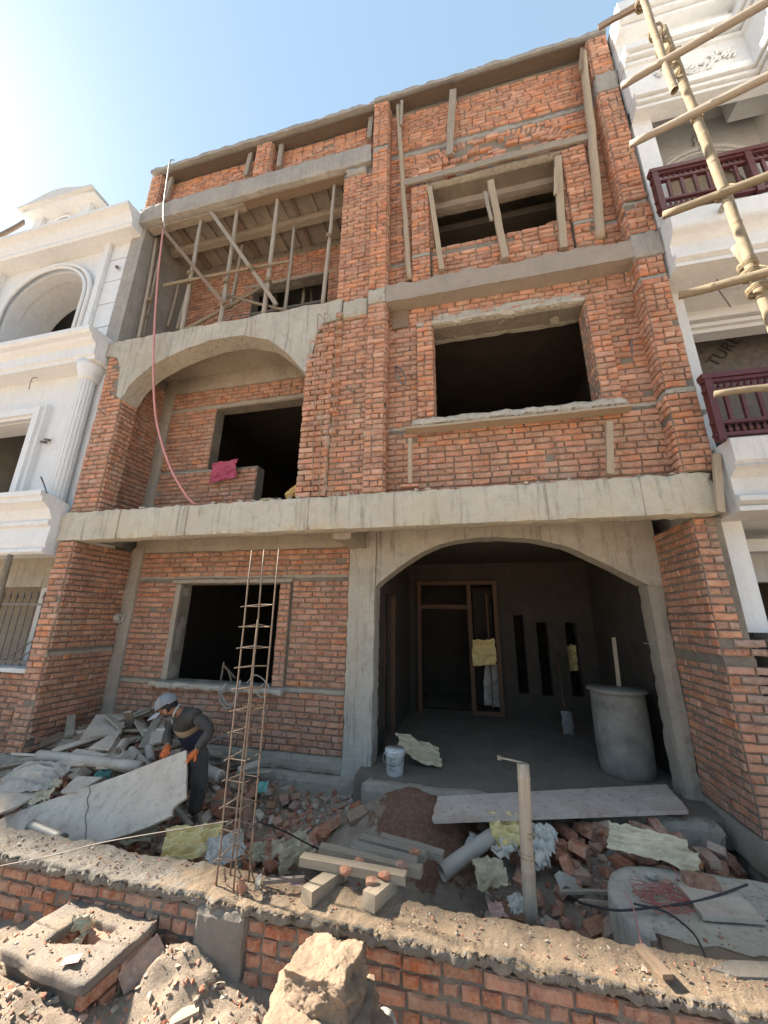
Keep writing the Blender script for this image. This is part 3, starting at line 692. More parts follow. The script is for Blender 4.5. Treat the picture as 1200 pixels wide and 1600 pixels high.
# --- right pilaster
def pilr(z0, z1, x1=2.67):
    w = boxp('pilaster', (2.365, x1, 4.515, 4.95, z0, z1), 'mortar')
    front(w, 4.515, 2.365, x1, z0, z1, 'brick', head=.3, end0=1, jit=1.3); side_l(w, 2.365, 4.515, 4.75, z0, z1, 'brick', head=.6)
pilr(3.37, 4.36); pilr(4.44, 6.08); pilr(6.15, 6.44); pilr(6.88, 7.42, 2.68); pilr(7.50, 9.90, 2.66); pilr(10.34, 11.28, 2.66)
rough_box('concrete_patch', (2.36, 2.69, 4.505, 4.95, 4.36, 4.44), 'concrete', H, .05, .010)
rough_box('concrete_patch', (2.36, 2.69, 4.51, 4.95, 6.08, 6.15), 'concrete_grey', H, .05, .008)
rough_box('concrete_patch', (2.34, 2.73, 4.48, 4.95, 6.44, 6.88), 'concrete_grey', H, .06, .014)
rough_box('concrete_patch', (2.36, 2.67, 4.51, 4.95, 7.42, 7.50), 'concrete_grey', H, .05, .008)
rough_box('concrete_patch', (2.35, 2.69, 4.49, 4.95, 9.90, 10.34), 'concrete_grey', H, .06, .012)
# --- right bay, second floor and blind arch
W2 = (-.37, 1.70, 7.60, 9.02)
w = wall_with_holes('wall', -1.38, 2.40, 6.72, 11.3, 4.75, .25, [W2], 'mortar', H)
ac, ar, az = .62, 1.62, 8.85
def inarch(x, z): return (x-ac)**2/(1.5**2)+(z-8.95)**2/(.98**2) < 1
def amask(x, z):
    q = math.sqrt((x-ac)**2/(1.56**2)+(z-8.95)**2/(1.04**2)); return .91 < q < 1.06 and z > 9.1 and abs(x-ac) > .35
dark = set()
front(w, 4.75, -1.10, 2.37, 6.82, 11.2, 'brick', mask=lambda x, z: amask(x, z) or (inarch(x, z) and z > 9.08), holes=[(-.70, 2.10, 7.58, 9.08), (-1.1, 2.4, 10.02, 10.14), (-.8, -.68, 7.98, 8.05), (-1.1, -.7, 7.42, 7.48), (2.1, 2.4, 7.42, 7.48)])
rough_box('grout_band', (-1.1, 2.37, 4.735, 4.78, 10.02, 10.14), 'concrete_grey', H, .06, .012)
rough_box('grout_band', (2.1, 2.365, 4.735, 4.78, 7.42, 7.48), 'concrete_grey', H, .05, .007)
rough_box('grout_band', (-1.1, -.7, 4.735, 4.78, 7.42, 7.48), 'concrete_grey', H, .05, .007)
for k in range(13):                                      # stepped bricks with open header holes over the window
    zc = 9.12+k*CS; x = -.8+(k % 2)*.12
    while x < 2.1:
        ln = .215 if rnd.random() < .7 else .11
        if inarch(x+ln/2, zc) and inarch(x, zc) and inarch(x+ln, zc):
            hole = (1 <= k <= 8) and rnd.random() < .45 and -.2 < x < 1.7
            if not hole: BS.add(w, (x+ln/2, 4.675+rnd.random()*.03, zc), UX, -UY, ln-.012, CS-.013, 'brick', (rnd.random()-.5)*.05)
        x += ln
for q in frange(math.radians(12), math.radians(168), math.radians(3.2)):   # arch ring of bricks on edge
    x = ac+1.55*math.cos(q); z = 8.95+1.02*math.sin(q)
    if z < 9.15 or abs(x-ac) < .33: continue
    t = Vector((-1.55*math.sin(q), 0, 1.02*math.cos(q))).normalized()
    BS.add(w, (x, 4.722+rnd.random()*.015, z), t, -UY, .066, .15, 'brick', 0, .1, z=Vector((-t.z, 0, t.x)))
for a, b in ((-.70, -.40), (1.73, 2.08)):
    w2 = boxp('window_pier', (a, b, 4.645, 4.76, 6.80, 9.02), 'mortar')
    front(w2, 4.645, a, b, 6.82, 9.02, 'brick', head=.15, jit=1.4, end0=1, end1=1, holes=[(-9, 9, 7.42, 7.50)])
    rough_box('grout_band', (a, b, 4.63, 4.68, 7.42, 7.49), 'concrete_grey', H, .05, .006)
side_r(w2, -.37, 4.66, 4.98, 7.60, 9.02, 'brick_low'); side_l(w2, 1.702, 4.66, 4.98, 7.60, 9.02, 'brick_low')
front(w2, 4.70, -.38, 1.72, 6.82, 7.60, 'brick', jit=1.4, holes=[(-.4, .9, 7.44, 7.52)])
boxp('wall', (-.39, 1.72, 4.70, 4.76, 6.8, 7.6), 'mortar')
rough_box('lintel', (-.68, 2.06, 4.66, 5.1, 9.03, 9.11), 'concrete', H, .06, .010)
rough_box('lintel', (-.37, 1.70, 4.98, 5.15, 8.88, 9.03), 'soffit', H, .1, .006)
boxp('inner_wall', (-1.45, 2.38, 8.6, 8.8, 6.72, 10), 'plaster_dark')
boxp('inner_wall', (-1.6, -1.45, 5.0, 11, 6.72, 10), 'plaster_dark')
boxp('slab', (-6.46, 2.66, 5.0, 11, 10.0, 10.25), 'concrete_low')
# --- second floor, left bay
w = wall_with_holes('wall', -6.46, -1.5, 6.72, 10.0, 5.88, .23, [(-4.56, -2.72, 6.9, 9.02)], 'mortar', H)
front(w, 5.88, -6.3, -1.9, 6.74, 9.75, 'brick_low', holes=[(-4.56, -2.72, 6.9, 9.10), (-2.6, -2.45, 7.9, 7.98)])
rough_box('lintel', (-4.8, -2.5, 5.85, 6.1, 9.02, 9.10), 'concrete_low', H, .08, .008)
boxp('side_wall', (-6.80, -6.47, 4.62, 9.0, 6.66, 10.0), 'concrete_grey')
w = boxp('wall', (-1.95, -1.385, 4.60, 4.88, 6.36, 9.74), 'mortar')
front(w, 4.60, -1.95, -1.385, 6.74, 9.60, 'brick_worn', end0=1, jit=1.3, holes=[(-1.95, -1.38, 7.40, 7.47)])
rough_box('concrete_patch', (-1.84, -1.40, 4.535, 4.9, 6.36, 6.72), 'concrete', H, .05, .014)
rough_box('concrete_patch', (-1.90, -1.50, 4.52, 4.9, 9.58, 9.74), 'concrete_grey', H, .05, .012)
rough_box('beam', (-6.64, -1.41, 4.50, 4.78, 9.78, 10.25), 'concrete_grey', H, .085, .012, 3)
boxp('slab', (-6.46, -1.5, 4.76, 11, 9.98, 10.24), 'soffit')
rough_box('beam', (-6.46, -1.95, 5.22, 5.36, 9.80, 9.98), 'concrete_low', H, .1, .008)
# --- parapet and coping
w = boxp('parapet', (-6.5, -1.39, 4.80, 5.03, 10.24, 11.3), 'mortar')
front(w, 4.80, -6.5, -1.385, 10.25, 11.25, 'brick')
for a, b in ((-6.60, -6.30), (-3.95, -3.60)):
    w2 = boxp('pilaster', (a, b, 4.58, 4.81, 10.24, 11.3), 'mortar')
    front(w2, 4.58, a, b, 10.25, 11.26, 'brick', head=.3); side_r(w2, b, 4.58, 4.8, 10.25, 11.26, 'brick_low')
side_l(w2, -6.60, 4.58, 5.0, 10.25, 11.26, 'brick')
boxp('parapet', (-6.6, -6.4, 4.8, 9, 10.24, 11.3), 'mortar')
strip_wall('coping', frange(-6.62, -1.37, .08), lambda x: 11.37, lambda x: 11.46, 4.52, 5.2, 'concrete_grey', H, 3, .012, rough_top=.05)
strip_wall('coping', frange(-1.39, 2.68, .07), lambda x: 11.38, lambda x: 11.47, 4.50, 5.3, 'concrete_grey', H, 3, .012, rough_top=.05)
for b in ((-1.45, 2.38, 5.36, 8.8, 6.40, 6.54), (-1.45, 2.38, 5.36, 8.8, 8.80, 8.95), (-6.1, -2.35, 5.9, 11, 6.3, 6.5), (-6.1, -1.6, 5.9, 11, 2.9, 3.19), (-1.45, 2.38, 6.4, 8.8, 3.0, 3.19)): boxp('inner_shade_ceiling', b, 'plaster_dark')  # extra dark ceilings added below the slabs to make the rooms look unlit
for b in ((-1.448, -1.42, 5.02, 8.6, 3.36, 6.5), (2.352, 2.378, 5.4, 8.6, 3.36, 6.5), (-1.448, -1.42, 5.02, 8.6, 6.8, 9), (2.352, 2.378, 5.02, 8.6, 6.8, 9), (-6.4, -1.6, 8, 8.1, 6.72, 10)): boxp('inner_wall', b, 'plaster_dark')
emit_bricks(BS, 295, H)
# ================================================================ LEFT NEIGHBOUR (white)
def profile(name, pts, x0, x1, mat, parent):
    """moulding: (y,z) outline swept along X"""
    n = len(pts); v = [(x0, y, z) for y, z in pts]+[(x1, y, z) for y, z in pts]
    f = [(i, (i+1) % n, n+(i+1) % n, n+i) for i in range(n)]+[tuple(reversed(range(n))), tuple(range(n, 2*n))]
    return obj(name, v, f, mat, parent)
def arc(cx, cz, rx, rz, a0, a1, n): return [(cx+rx*math.cos(a0+(a1-a0)*i/n), cz+rz*math.sin(a0+(a1-a0)*i/n)) for i in range(n+1)]
N1 = thing('white_house', 'white plastered house with arched upper window and moulded cornices left of the brick house', 'building', (-11, 6, -.5))
def nb(name, b, mat='white_paint', par=N1): return MB().box(*b).build(name, mat, par)
XE = -6.56
# walls
wall_with_holes('wall', -16, XE, 3.2, 6.6, 4.70, .3, [(-11.2, -8.02, 3.2, 5.36)], 'white_paint', N1)
nb('side_wall', (-6.80, XE-.005, 5.0, 12, 3.2, 9.6), 'concrete_grey'); nb('inner_wall', (-40, XE-.3, 7.6, 7.8, 3, 9.8), 'concrete_low'); nb('inner_shade_ceiling', (-40, XE-.3, 4.96, 8, 9.4, 9.6), 'concrete_low'); nb('wall', (-40, -15.9, 4.72, 5, 3, 9.9)); nb('inner_wall', (-11.4, -11.2, 5.0, 7.8, 3.3, 9.6), 'concrete_low'); nb('floor_slab', (-16, XE-.02, 4.9, 11, 6.35, 6.7), 'white_dirty'); nb('floor_slab', (-16, XE-.02, 4.8, 11, 3.0, 3.3), 'white_dirty')
# window trim on the first floor
for b in ((-8.02, -7.78, 4.60, 4.72, 3.3, 5.62), (-11.4, -8.02, 4.60, 4.72, 5.36, 5.62), (-8.0, -7.86, 4.55, 4.61, 3.3, 5.56), (-11.4, -8.0, 4.55, 4.61, 5.42, 5.56)): nb('window_trim', b)
nb('window_reveal', (-8.03, -8.01, 4.7, 5.1, 3.3, 5.36)); nb('window_reveal', (-11.2, -8.02, 4.7, 5.1, 5.35, 5.37))
# fluted column beside the brick wall
m = MB(); m.tube([(-6.86, 4.56, 3.5), (-6.86, 4.56, 5.98)], [.14, .125], 20); m.build('column', 'white_paint', N1)
for k in range(9):
    a = math.radians(180+k*22.5); MB().tube([(-6.86+.137*math.cos(a), 4.56+.137*math.sin(a), 3.55), (-6.86+.122*math.cos(a), 4.56+.122*math.sin(a), 5.95)], .012, 6).build('flute', 'white_paint', N1)
MB().tube([(-6.86, 4.56, 5.95), (-6.86, 4.56, 6.0), (-6.86, 4.56, 6.06), (-6.86, 4.56, 6.18), (-6.86, 4.56, 6.3)], [.14, .17, .16, .21, .23], 24).build('capital', 'white_paint', N1, True)
# cornices: lower, middle, top
low = [(4.75, 2.66), (4.40, 2.66), (4.36, 2.69), (4.36, 2.74), (4.40, 2.76), (4.38, 2.82), (4.40, 3.10), (4.34, 3.13), (4.34, 3.19), (4.38, 3.22), (4.30, 3.38), (4.22, 3.44), (4.17, 3.47), (4.17, 3.53), (4.13, 3.56), (4.13, 3.64), (4.75, 3.48)]
mid = [(4.75, 6.28), (4.37, 6.28), (4.36, 6.34), (4.33, 6.36), (4.33, 6.56), (4.25, 6.62), (4.22, 6.66), (4.25, 6.69), (4.18, 6.72), (4.15, 6.76), (4.15, 6.84), (4.75, 6.86)]
top = [(4.85, 9.55), (4.40, 9.58), (4.37, 9.62), (4.38, 9.70), (4.30, 9.86), (4.24, 9.90), (4.26, 9.93), (4.20, 9.96), (4.20, 10.03), (4.95, 10.10)]
for p, nm in ((low, 'cornice'), (mid, 'cornice'), (top, 'cornice')):
    profile(nm, p, -16, XE, 'white_paint', N1)
for (y0, z0, z1) in ((4.14, 2.62, 3.66), (4.13, 6.24, 6.88)): pass
# second floor wall with arch opening
ax0, ax1, asp, acr = -10.05, -7.80, 8.30, 9.22
arcp = interp([(x, z) for x, z in reversed(arc((ax0+ax1)/2, asp, (ax1-ax0)/2, acr-asp, 0, math.pi, 24))])
nb('wall', (-16, ax0, 4.72, 4.95, 6.7, 9.7)); nb('wall', (ax1, XE, 4.72, 4.95, 6.7, 9.7))
strip_wall('arch_wall', [x for x, z in reversed(arc((ax0+ax1)/2, asp, (ax1-ax0)/2, acr-asp, 0, math.pi, 32))], arcp, lambda x: 9.7, 4.72, 4.95, 'white_paint', N1, 3, 0)
nb('arch_reveal', (ax0-.03, ax0, 4.95, 5.5, 6.7, asp)); 
ar = arc((ax0+ax1)/2, asp, (ax1-ax0)/2+.01, acr-asp+.01, 0, math.pi, 32); v = [(x, y, z) for y in (4.95, 5.55) for x, z in ar]
obj('arch_reveal', v, [(i, i+1, 33+i+1, 33+i) for i in range(32)], 'white_paint', N1); nb('arch_reveal', (ax1, ax1+.02, 4.95, 5.5, 6.7, asp))
for r_, t_, y_ in ((.16, .05, 4.66), (.05, .035, 4.63)):
    pts = [(ax1+r_, y_, 6.8)]+[(x, y_, z) for x, z in arc((ax0+ax1)/2, asp, (ax1-ax0)/2+r_, acr-asp+r_, 0, math.pi, 32)]+[(ax0-r_, y_, 6.8)]
    MB().tube(pts, t_, 8).build('arch_trim', 'white_paint', N1, True)
# raised centre panel and grooved strip (separate blocks with recessed joints)
nb('panel_edge', (-7.48, -7.34, 4.60, 4.73, 6.86, 9.6)); nb('panel_edge', (-10.7, -10.56, 4.60, 4.73, 6.86, 9.6))
for k in range(5):
    a = 6.75+k*.60; nb('block_panel', (-7.33, XE-.005, 4.68, 4.73, a+.012, a+.588)); nb('block_panel', (-13, -10.72, 4.68, 4.73, a+.012, a+.588))
MB().tube([(-7.15, 4.72, 9.0), (-6.98, 4.60, 8.8)], .03, 8).build('bracket_stub', 'iron_grey', N1)
MB().tube([(-7.62, 4.73, 4.9), (-7.55, 4.58, 4.84)], .025, 8).build('bracket_stub', 'iron_grey', N1); MB().tube([(-7.7, 4.73, 4.86), (-7.62, 4.58, 4.80)], .025, 8).build('bracket_stub', 'iron_grey', N1)
cord('wire_stub', [PY(73, 770, 4.2), PY(68, 755, 4.3), PY(64, 745, 4.2)], .012, 'iron_grey', parent=N1)
cord('wire_stub', [PY(45, 608, 4.5), PY(50, 592, 4.5), PY(58, 590, 4.5)], .008, 'iron_grey', parent=N1)
# roof lantern
LN = []
y0 = 5.5
def prism(name, pts, ya, yb, mat): 
    n = len(pts); v = [(x, ya, z) for x, z in pts]+[(x, yb, z) for x, z in pts]
    return obj(name, v, [(i, (i+1) % n, n+(i+1) % n, n+i) for i in range(n)]+[tuple(reversed(range(n))), tuple(range(n, 2*n))], mat, N1)
wh = (-10.9, -10.1, 10.0, 12.9)
wall_with_holes('lantern_wall', -12.0, -10.0, 10.0, 13.0, 5.6, .2, [(-11.45, -10.55, 10.0, 12.3)], 'white_paint', N1); strip_wall('lantern_arch', frange(-11.45, -10.55, .03), lambda x: 12.3, lambda x: 12.3+.48*math.sqrt(max(0, 1-((x+11)/.45)**2)), 5.585, 5.6, 'concrete_grey', N1, 1, 0); MB().tube([(x, 5.57, z) for x, z in arc(-11, 12.3, .5, .53, 0, math.pi, 18)], .035, 8).build('arch_trim', 'white_paint', N1, True)
nb('lantern_wall', (-10.2, -10.0, 5.8, 8.5, 10.0, 13.0)); nb('lantern_wall', (-12, -11.8, 5.8, 8.5, 10.0, 13.0)); nb('lantern_wall', (-12, -10, 8.0, 8.2, 10, 13.0))
crown = [(-12.35, 12.95)]+[(-12.35+.02+2.7*t, 13.0+.26*math.sin(math.pi*t)**2) for t in [i/16 for i in range(17)]]+[(-9.63, 12.95)]
prism('lantern_roof', crown, 5.3, 8.6, 'white_paint'); prism('lantern_roof', [(x*1+0, z+.10) for x, z in crown], 5.2, 8.7, 'white_dirty')
for a, b in ((-12.05, -11.72), (-10.3, -9.97)): nb('lantern_pilaster', (a, b, 5.5, 5.6, 10.0, 12.95))
# ground floor: recess, grille, low brick wall
nb('recess_wall', (-16, XE-.1, 8.0, 8.15, -.6, 3.1), 'concrete_low'); nb('recess_wall', (-9.6, -8.6, 6.9, 7.1, -.6, 3.0), 'granite'); nb('lintel', (-16, XE-.04, 5.6, 5.8, 2.25, 3.0), 'concrete'); nb('side_wall', (-6.60, -6.50, 5.3, 8, -.6, 2.66), 'concrete_low'); nb('post', (-8.3, -8.12, 5.7, 5.85, 0, 2.4), 'white_dirty')
lw = nb('low_wall', (-12, -6.47, 4.82, 5.05, -.7, .86), 'mortar'); LB = BrickSet()
bricks(LB, lw, (0, 4.82, 0), UX, -UY, -8.2, -6.47, -.5, .84, 'brick_low', jit=1.5)
emit_bricks(LB, 120, N1)
rough_box('sill', (-12, -6.5, 4.72, 5.1, .86, .93), 'white_dirty', N1, .1, .004)
g = lambda x: (x, 4.9)
for k in range(11):
    x = -6.72-k*.155; MB().tube([(x, 4.9, .94), (x, 4.9, 1.98)], .012, 6).build('grille_bar', 'iron_grey', N1)
    MB().tube([(x, 4.9, 1.98), (x, 4.9, 2.02), (x, 4.9, 2.12)], [.012, .03, .003], 6).build('grille_finial', 'iron_grey', N1)
for z in (.98, 1.88): nb('grille_rail', (-8.4, -6.6, 4.885, 4.915, z, z+.035), 'iron_grey')
for s in (-1, 1): MB().tube([(-7.55+s*.75, 4.88, 1.45), (-7.55, 4.88, 1.0)], .012, 6).build('grille_brace', 'iron_grey', N1)
MB().tube([(-7.3, 4.88, 1.0), (-6.65, 4.88, 1.35)], .012, 6).build('grille_brace', 'iron_grey', N1)
tag(MB().box(-24, -20, 5, 12, 10, 10.1).build('roof_sheet', 'white_dirty', N1))
# bamboo and roof planks at the frame's left edge
pole('bamboo_pole', PY(-8, 960, 4.05), PY(16, 868, 4.25), .045, .04, 'bamboo', 'bamboo pole standing under the lowest cornice of the left white house, above its iron grille', 'pole', nodes=.4)
board('plank', PY(-30, 385, 6.0), PY(38, 347, 6.0), .22, .05, 'wood_brown', 'grey plank sticking up past the roof edge of the left white house', 'plank', up=(0, 1, 0))
# ================================================================ RIGHT NEIGHBOUR (white, balconies)
N2 = thing('balcony_house', 'white house with maroon balcony railings and arched door heads right of the brick house', 'building', (4, 6, -.5))
def nr(name, b, mat='white_paint'): return MB().box(*b).build(name, mat, N2)
XL = 2.70
nr('column', (XL+.02, 2.99, 4.86, 5.1, 4.3, 6.1)); nr('column', (XL+.06, 2.99, 4.86, 5.1, 1.66, 2.90)); nr('column', (XL, 2.95, 4.5, 4.8, 6.9, 9.3))
nr('back_wall', (XL, 12, 8.9, 9.1, -.6, 12), 'white_dirty'); nr('side_wall', (XL, XL+.06, 5.05, 9, 1.6, 12), 'white_paint'); nr('floor_slab', (XL+.03, 12, 4.5, 9, 6.12, 6.5), 'white_paint'); nr('floor_slab', (XL+.03, 12, 4.6, 9, 2.92, 3.3), 'white_paint'); nr('ceiling', (XL+.03, 12, 4.8, 9, 9.79, 10.0), 'white_dirty')
# first floor: lower door wall and soffit; dark panel stands in for unlit room
wall_with_holes('wall', XL+.06, 12, 3.3, 6.12, 5.3, .2, [(3.2, 9, 3.3, 5.74)], 'white_paint', N2)
nr('opening_panel', (3.1, 9, 6.3, 6.34, 3.3, 6.1), 'opening_dark'); nr('moulding', (XL+.30, 12, 5.24, 5.3, 5.80, 5.86)); nr('moulding', (XL+.30, 12, 5.20, 5.3, 5.90, 5.98)); nr('panel', (3.3, 12, 5.22, 5.26, 3.62, 4.1), 'white_paint')
# ground floor
wall_with_holes('wall', 3.0, 12, -.6, 3.2, 6.2, .2, [(3.2, 11, -.6, 2.3)], 'white_dirty', N2); nr('beam', (3.0, 12, 5.4, 5.6, 2.6, 2.75), 'white_dirty'); nr('inner_wall', (3, 12, 8, 8.1, -.6, 3), 'plaster_dark')
rough_box('coping', (2.98, 6, 4.55, 5.1, 1.60, 1.66), 'white_dirty', N2, .1, .004); lw = nr('low_wall', (2.86, 6, 4.72, 4.95, -.8, 1.60), 'mortar'); LB = BrickSet()
bricks(LB, lw, (0, 4.72, 0), UX, -UY, 2.88, 3.7, -.6, 1.58, 'brick_grey', jit=1.6); emit_bricks(LB, 60, N2)
# cornice bands
cz = lambda a: [(4.9, a), (4.38, a), (4.38, a+.05), (4.42, a+.07), (4.34, a+.10), (4.34, a+.15), (4.40, a+.18), (4.40, a+.36), (4.32, a+.42), (4.26, a+.45), (4.30, a+.48), (4.26, a+.51), (4.26, a+.76), (4.9, a+.77)]
profile('cornice', cz(6.08), XL+.01, 12, 'white_paint', N2); profile('cornice', cz(2.86), XL+.01, 12, 'white_dirty', N2)
# upper recess: arch headed opening in the back wall
acx, asz, arx, arz, yb = 3.96, 8.45, .62, .58, 5.2
arcp = interp([(x, z) for x, z in reversed(arc(acx, asz, arx, arz, 0, math.pi, 24))])
nr('wall', (XL+.06, acx-arx, yb, yb+.2, 6.5, 9.8)); nr('wall', (acx+arx, 7, yb, yb+.2, 6.5, 9.8)); strip_wall('arch_wall', [x for x, z in reversed(arc(acx, asz, arx, arz, 0, math.pi, 30))], arcp, lambda x: 9.8, yb, yb+.2, 'white_paint', N2, 3, 0)
nr('opening_panel', (acx-arx, acx+arx, yb+.26, yb+.3, 8.2, 9.1), 'concrete_low'); nr('opening_panel', (acx-arx, acx+arx, yb+.26, yb+.3, 6.5, 8.18), 'opening_dark')
for r_, t_, y_ in ((.19, .022, yb-.01), (.12, .035, yb-.02), (.03, .022, yb-.02)):
    MB().tube([(acx+arx+r_, y_, 6.6)]+[(x, y_, z) for x, z in arc(acx, asz, arx+r_, arz+r_, 0, math.pi, 30)]+[(acx-arx-r_, y_, 6.6)], t_, 8).build('arch_trim', 'white_paint', N2, True)
rough_box('keystone', (acx-.07, acx+.07, yb-.09, yb, 9.05, 9.42), 'white_paint', N2, .05, .03, 6)
# upper fascia with mouldings; it turns towards the street at the projecting bay
XB = 4.25
def ledge(z0, z1, y, d=0.0): nr('moulding', (XL, XB-d, y, 4.55, z0, z1)); nr('moulding', (XB-d, 12, 2.2, 4.55, z0, z1))
nr('fascia', (XL, XB, 4.36, 4.56, 9.30, 10.02)); 
for z0, z1, d in ((9.0, 9.06, .03), (9.08, 9.14, .07), (9.16, 9.28, .11), (10.0, 10.06, .04), (10.09, 10.15, .09), (10.18, 10.3, .14), (10.78, 10.84, .10), (10.87, 10.93, .16), (10.96, 11.2, .22)): ledge(z0, z1, 4.36-d, d)
nr('fascia', (XL, XB, 4.42, 4.9, 10.28, 10.8)); nr('bay_wall', (XB+.0, 12, 2.4, 5.0, 9.3, 10.02)); nr('bay_wall', (XB+.05, 12, 2.5, 5.0, 10.28, 10.8)); nr('roof_rim', (XL, 12, 4.2, 5.2, 11.18, 11.25), 'white_dirty')
nr('bay_wall', (XB+.5, XB+.7, 3.2, 5.4, 6.5, 9.8)); nr('bay_wall', (XB+.5, 12, 3.2, 3.4, 6.5, 9.8)); nr('bay_slab', (XB+.1, 12, 3.2, 6, 6.08, 6.5)); nr('roof', (XL, 12, 5, 9, 11.1, 11.2), 'white_dirty')
# plaster scroll relief on the fascia
for k in range(46):
    t = k/45; px = 3.05+t*.95; pz = 9.62+.12*math.sin(t*9)+rnd.uniform(-.09, .09); sc = .05*(1-.5*abs(t-.5))
    cord('relief_leaf', [(px, 4.35, pz), (px+sc, 4.335, pz+sc*rnd.uniform(-.5, 1)), (px+sc*1.6, 4.335, pz+sc*rnd.uniform(-1, 1)), (px+sc*.8, 4.35, pz-sc*rnd.random())], [.018]*13, 'white_paint', parent=N2, sub=4, n=5)
# railings
def railing(z0, z1, y, x0, x1, post):
    r = nr('railing', (x0, x1, y-.05, y+.05, z1-.06, z1), 'maroon')
    def pr(nm, b): return MB().box(*b).build(nm, 'maroon', r)
    h = z1-z0; pr('bottom_rail', (x0, x1, y-.03, y+.03, z0+.02, z0+.06)); pr('mid_rail', (x0, x1, y-.025, y+.025, z0+.17, z0+.205)); pr('mid_rail', (x0, x1, y-.025, y+.025, z1-.22, z1-.185))
    pr('under_rail', (x0, x1, y-.03, y+.03, z1-.10, z1-.065))
    x = x0+.02
    while x < x1:
        if int(round((x-x0)/.15)) % 7 == 0: pr('post', (x, x+.07, y-.045, y+.045, z0-.02, z1-.05))
        else: pr('baluster', (x+.01, x+.045, y-.018, y+.018, z0+.2, z1-.21))
        x += .15
    m = MB(); x = x0+.1; k = 0
    while x < x1:                                       # cut-out ornament rows: pointed drops
        for zc in (z0+.115,):
            m.tube([(x, y, zc-.05), (x, y, zc-.015), (x, y, zc+.05)], [.006, .024, .004], 6)
        m.tube([(x, y, z1-.18), (x, y, z1-.145), (x, y, z1-.105)], [.026, .018, .004], 5)
        x += .062
    o = m.build('ornament_row', 'maroon', r); o['kind'] = 'stuff'
railing(6.92, 7.66, 4.3, 2.62, 9, 0); railing(3.64, 4.42, 4.3, 2.60, 9, 0)
# printed sheathing board under the first floor soffit: the letters TURE can be read on it
fc = bpy.data.curves.new('print', 'FONT'); fc.body = 'TURE'; fc.size = .25; fc.extrude = .002
fo = bpy.data.objects.new('printed_text_source', fc); COL.objects.link(fo); bpy.context.view_layer.update()
me = bpy.data.meshes.new_from_object(fo.evaluated_get(bpy.context.evaluated_depsgraph_get())); bpy.data.objects.remove(fo); me.materials.clear(); me.materials.append(M['print_black'])
ux = (PY(1160, 527, 5.9)-PY(1118, 572, 5.9)).normalized(); nn = Vector((0, -1, 0)); vy = nn.cross(ux); mw = Matrix((ux, vy, nn)).transposed().to_4x4(); mw.translation = PY(1119, 574, 5.9)
fo = bpy.data.objects.new('printed_letters', me); fo.matrix_basis = mw; link(fo, N2)
nr('printed_board', (3.3, 5.2, 5.91, 5.93, 4.62, 6.1), 'iron_grey')
MB().tube([(3.26, 4.30, 6.70), (3.22, 4.10, 6.66)], .035, 10, cap=False).build('drain_pipe', 'pipe_grey', N2, True)
cord('wire_stub', [PY(1121, 432, 4.7), PY(1122, 450, 4.7), PY(1135, 470, 4.6), PY(1142, 480, 4.6)], .008, 'iron_grey', parent=N2)
board('batten', PY(1118, 710, 4.45), PY(1126, 800, 4.40), .07, .04, 'wood_pale', 'upright wooden batten against the right end of the slab beam', 'batten', up=(0, 1, 0))
# ================================================================ STREET-SIDE WALL
TW = -.085
Wl = thing('boundary_wall', 'low brick wall with a rough mortar top running across the foreground in front of the yard', 'wall', (-.5, 2.95, -.6))
w = MB().box(-9, 6, 2.835, 3.06, -1.2, -.15).build('core', 'mortar', Wl)
FB = BrickSet()
bricks(FB, w, (0, 2.82, 0), UX, -UY, -5.0, -1.93, -.845, -.165, 'brick_fore', jit=1.7, proud=.016, eng=True, gapz=.019, gapx=.013)
bricks(FB, w, (0, 2.82, 0), UX, -UY, -1.56, 2.0, -.845, -.165, 'brick_fore', jit=1.7, proud=.016, eng=True, gapz=.019, gapx=.013)
emit_bricks(FB, 300, Wl)
def lumpy(name, x0, x1, z0, z1, y, mat, st=.022):
    xs, zs = frange(x0, x1, st), frange(z0, z1, st); vs = []; W2 = len(xs)
    for z in zs:
        for x in xs:
            p = Vector((x, y, z)); vs.append((x, y-.014*noise.noise(p*13)-.012*abs(noise.noise(p*31)), z))
    return obj(name, vs, [(j*W2+i, j*W2+i+1, (j+1)*W2+i+1, (j+1)*W2+i) for j in range(len(zs)-1) for i in range(W2-1)], mat, Wl, True)
lumpy('pointing', -4.6, -1.93, -.86, -.17, 2.823, 'mortar_light'); lumpy('pointing', -1.57, 2.1, -.86, -.17, 2.823, 'mortar_light')
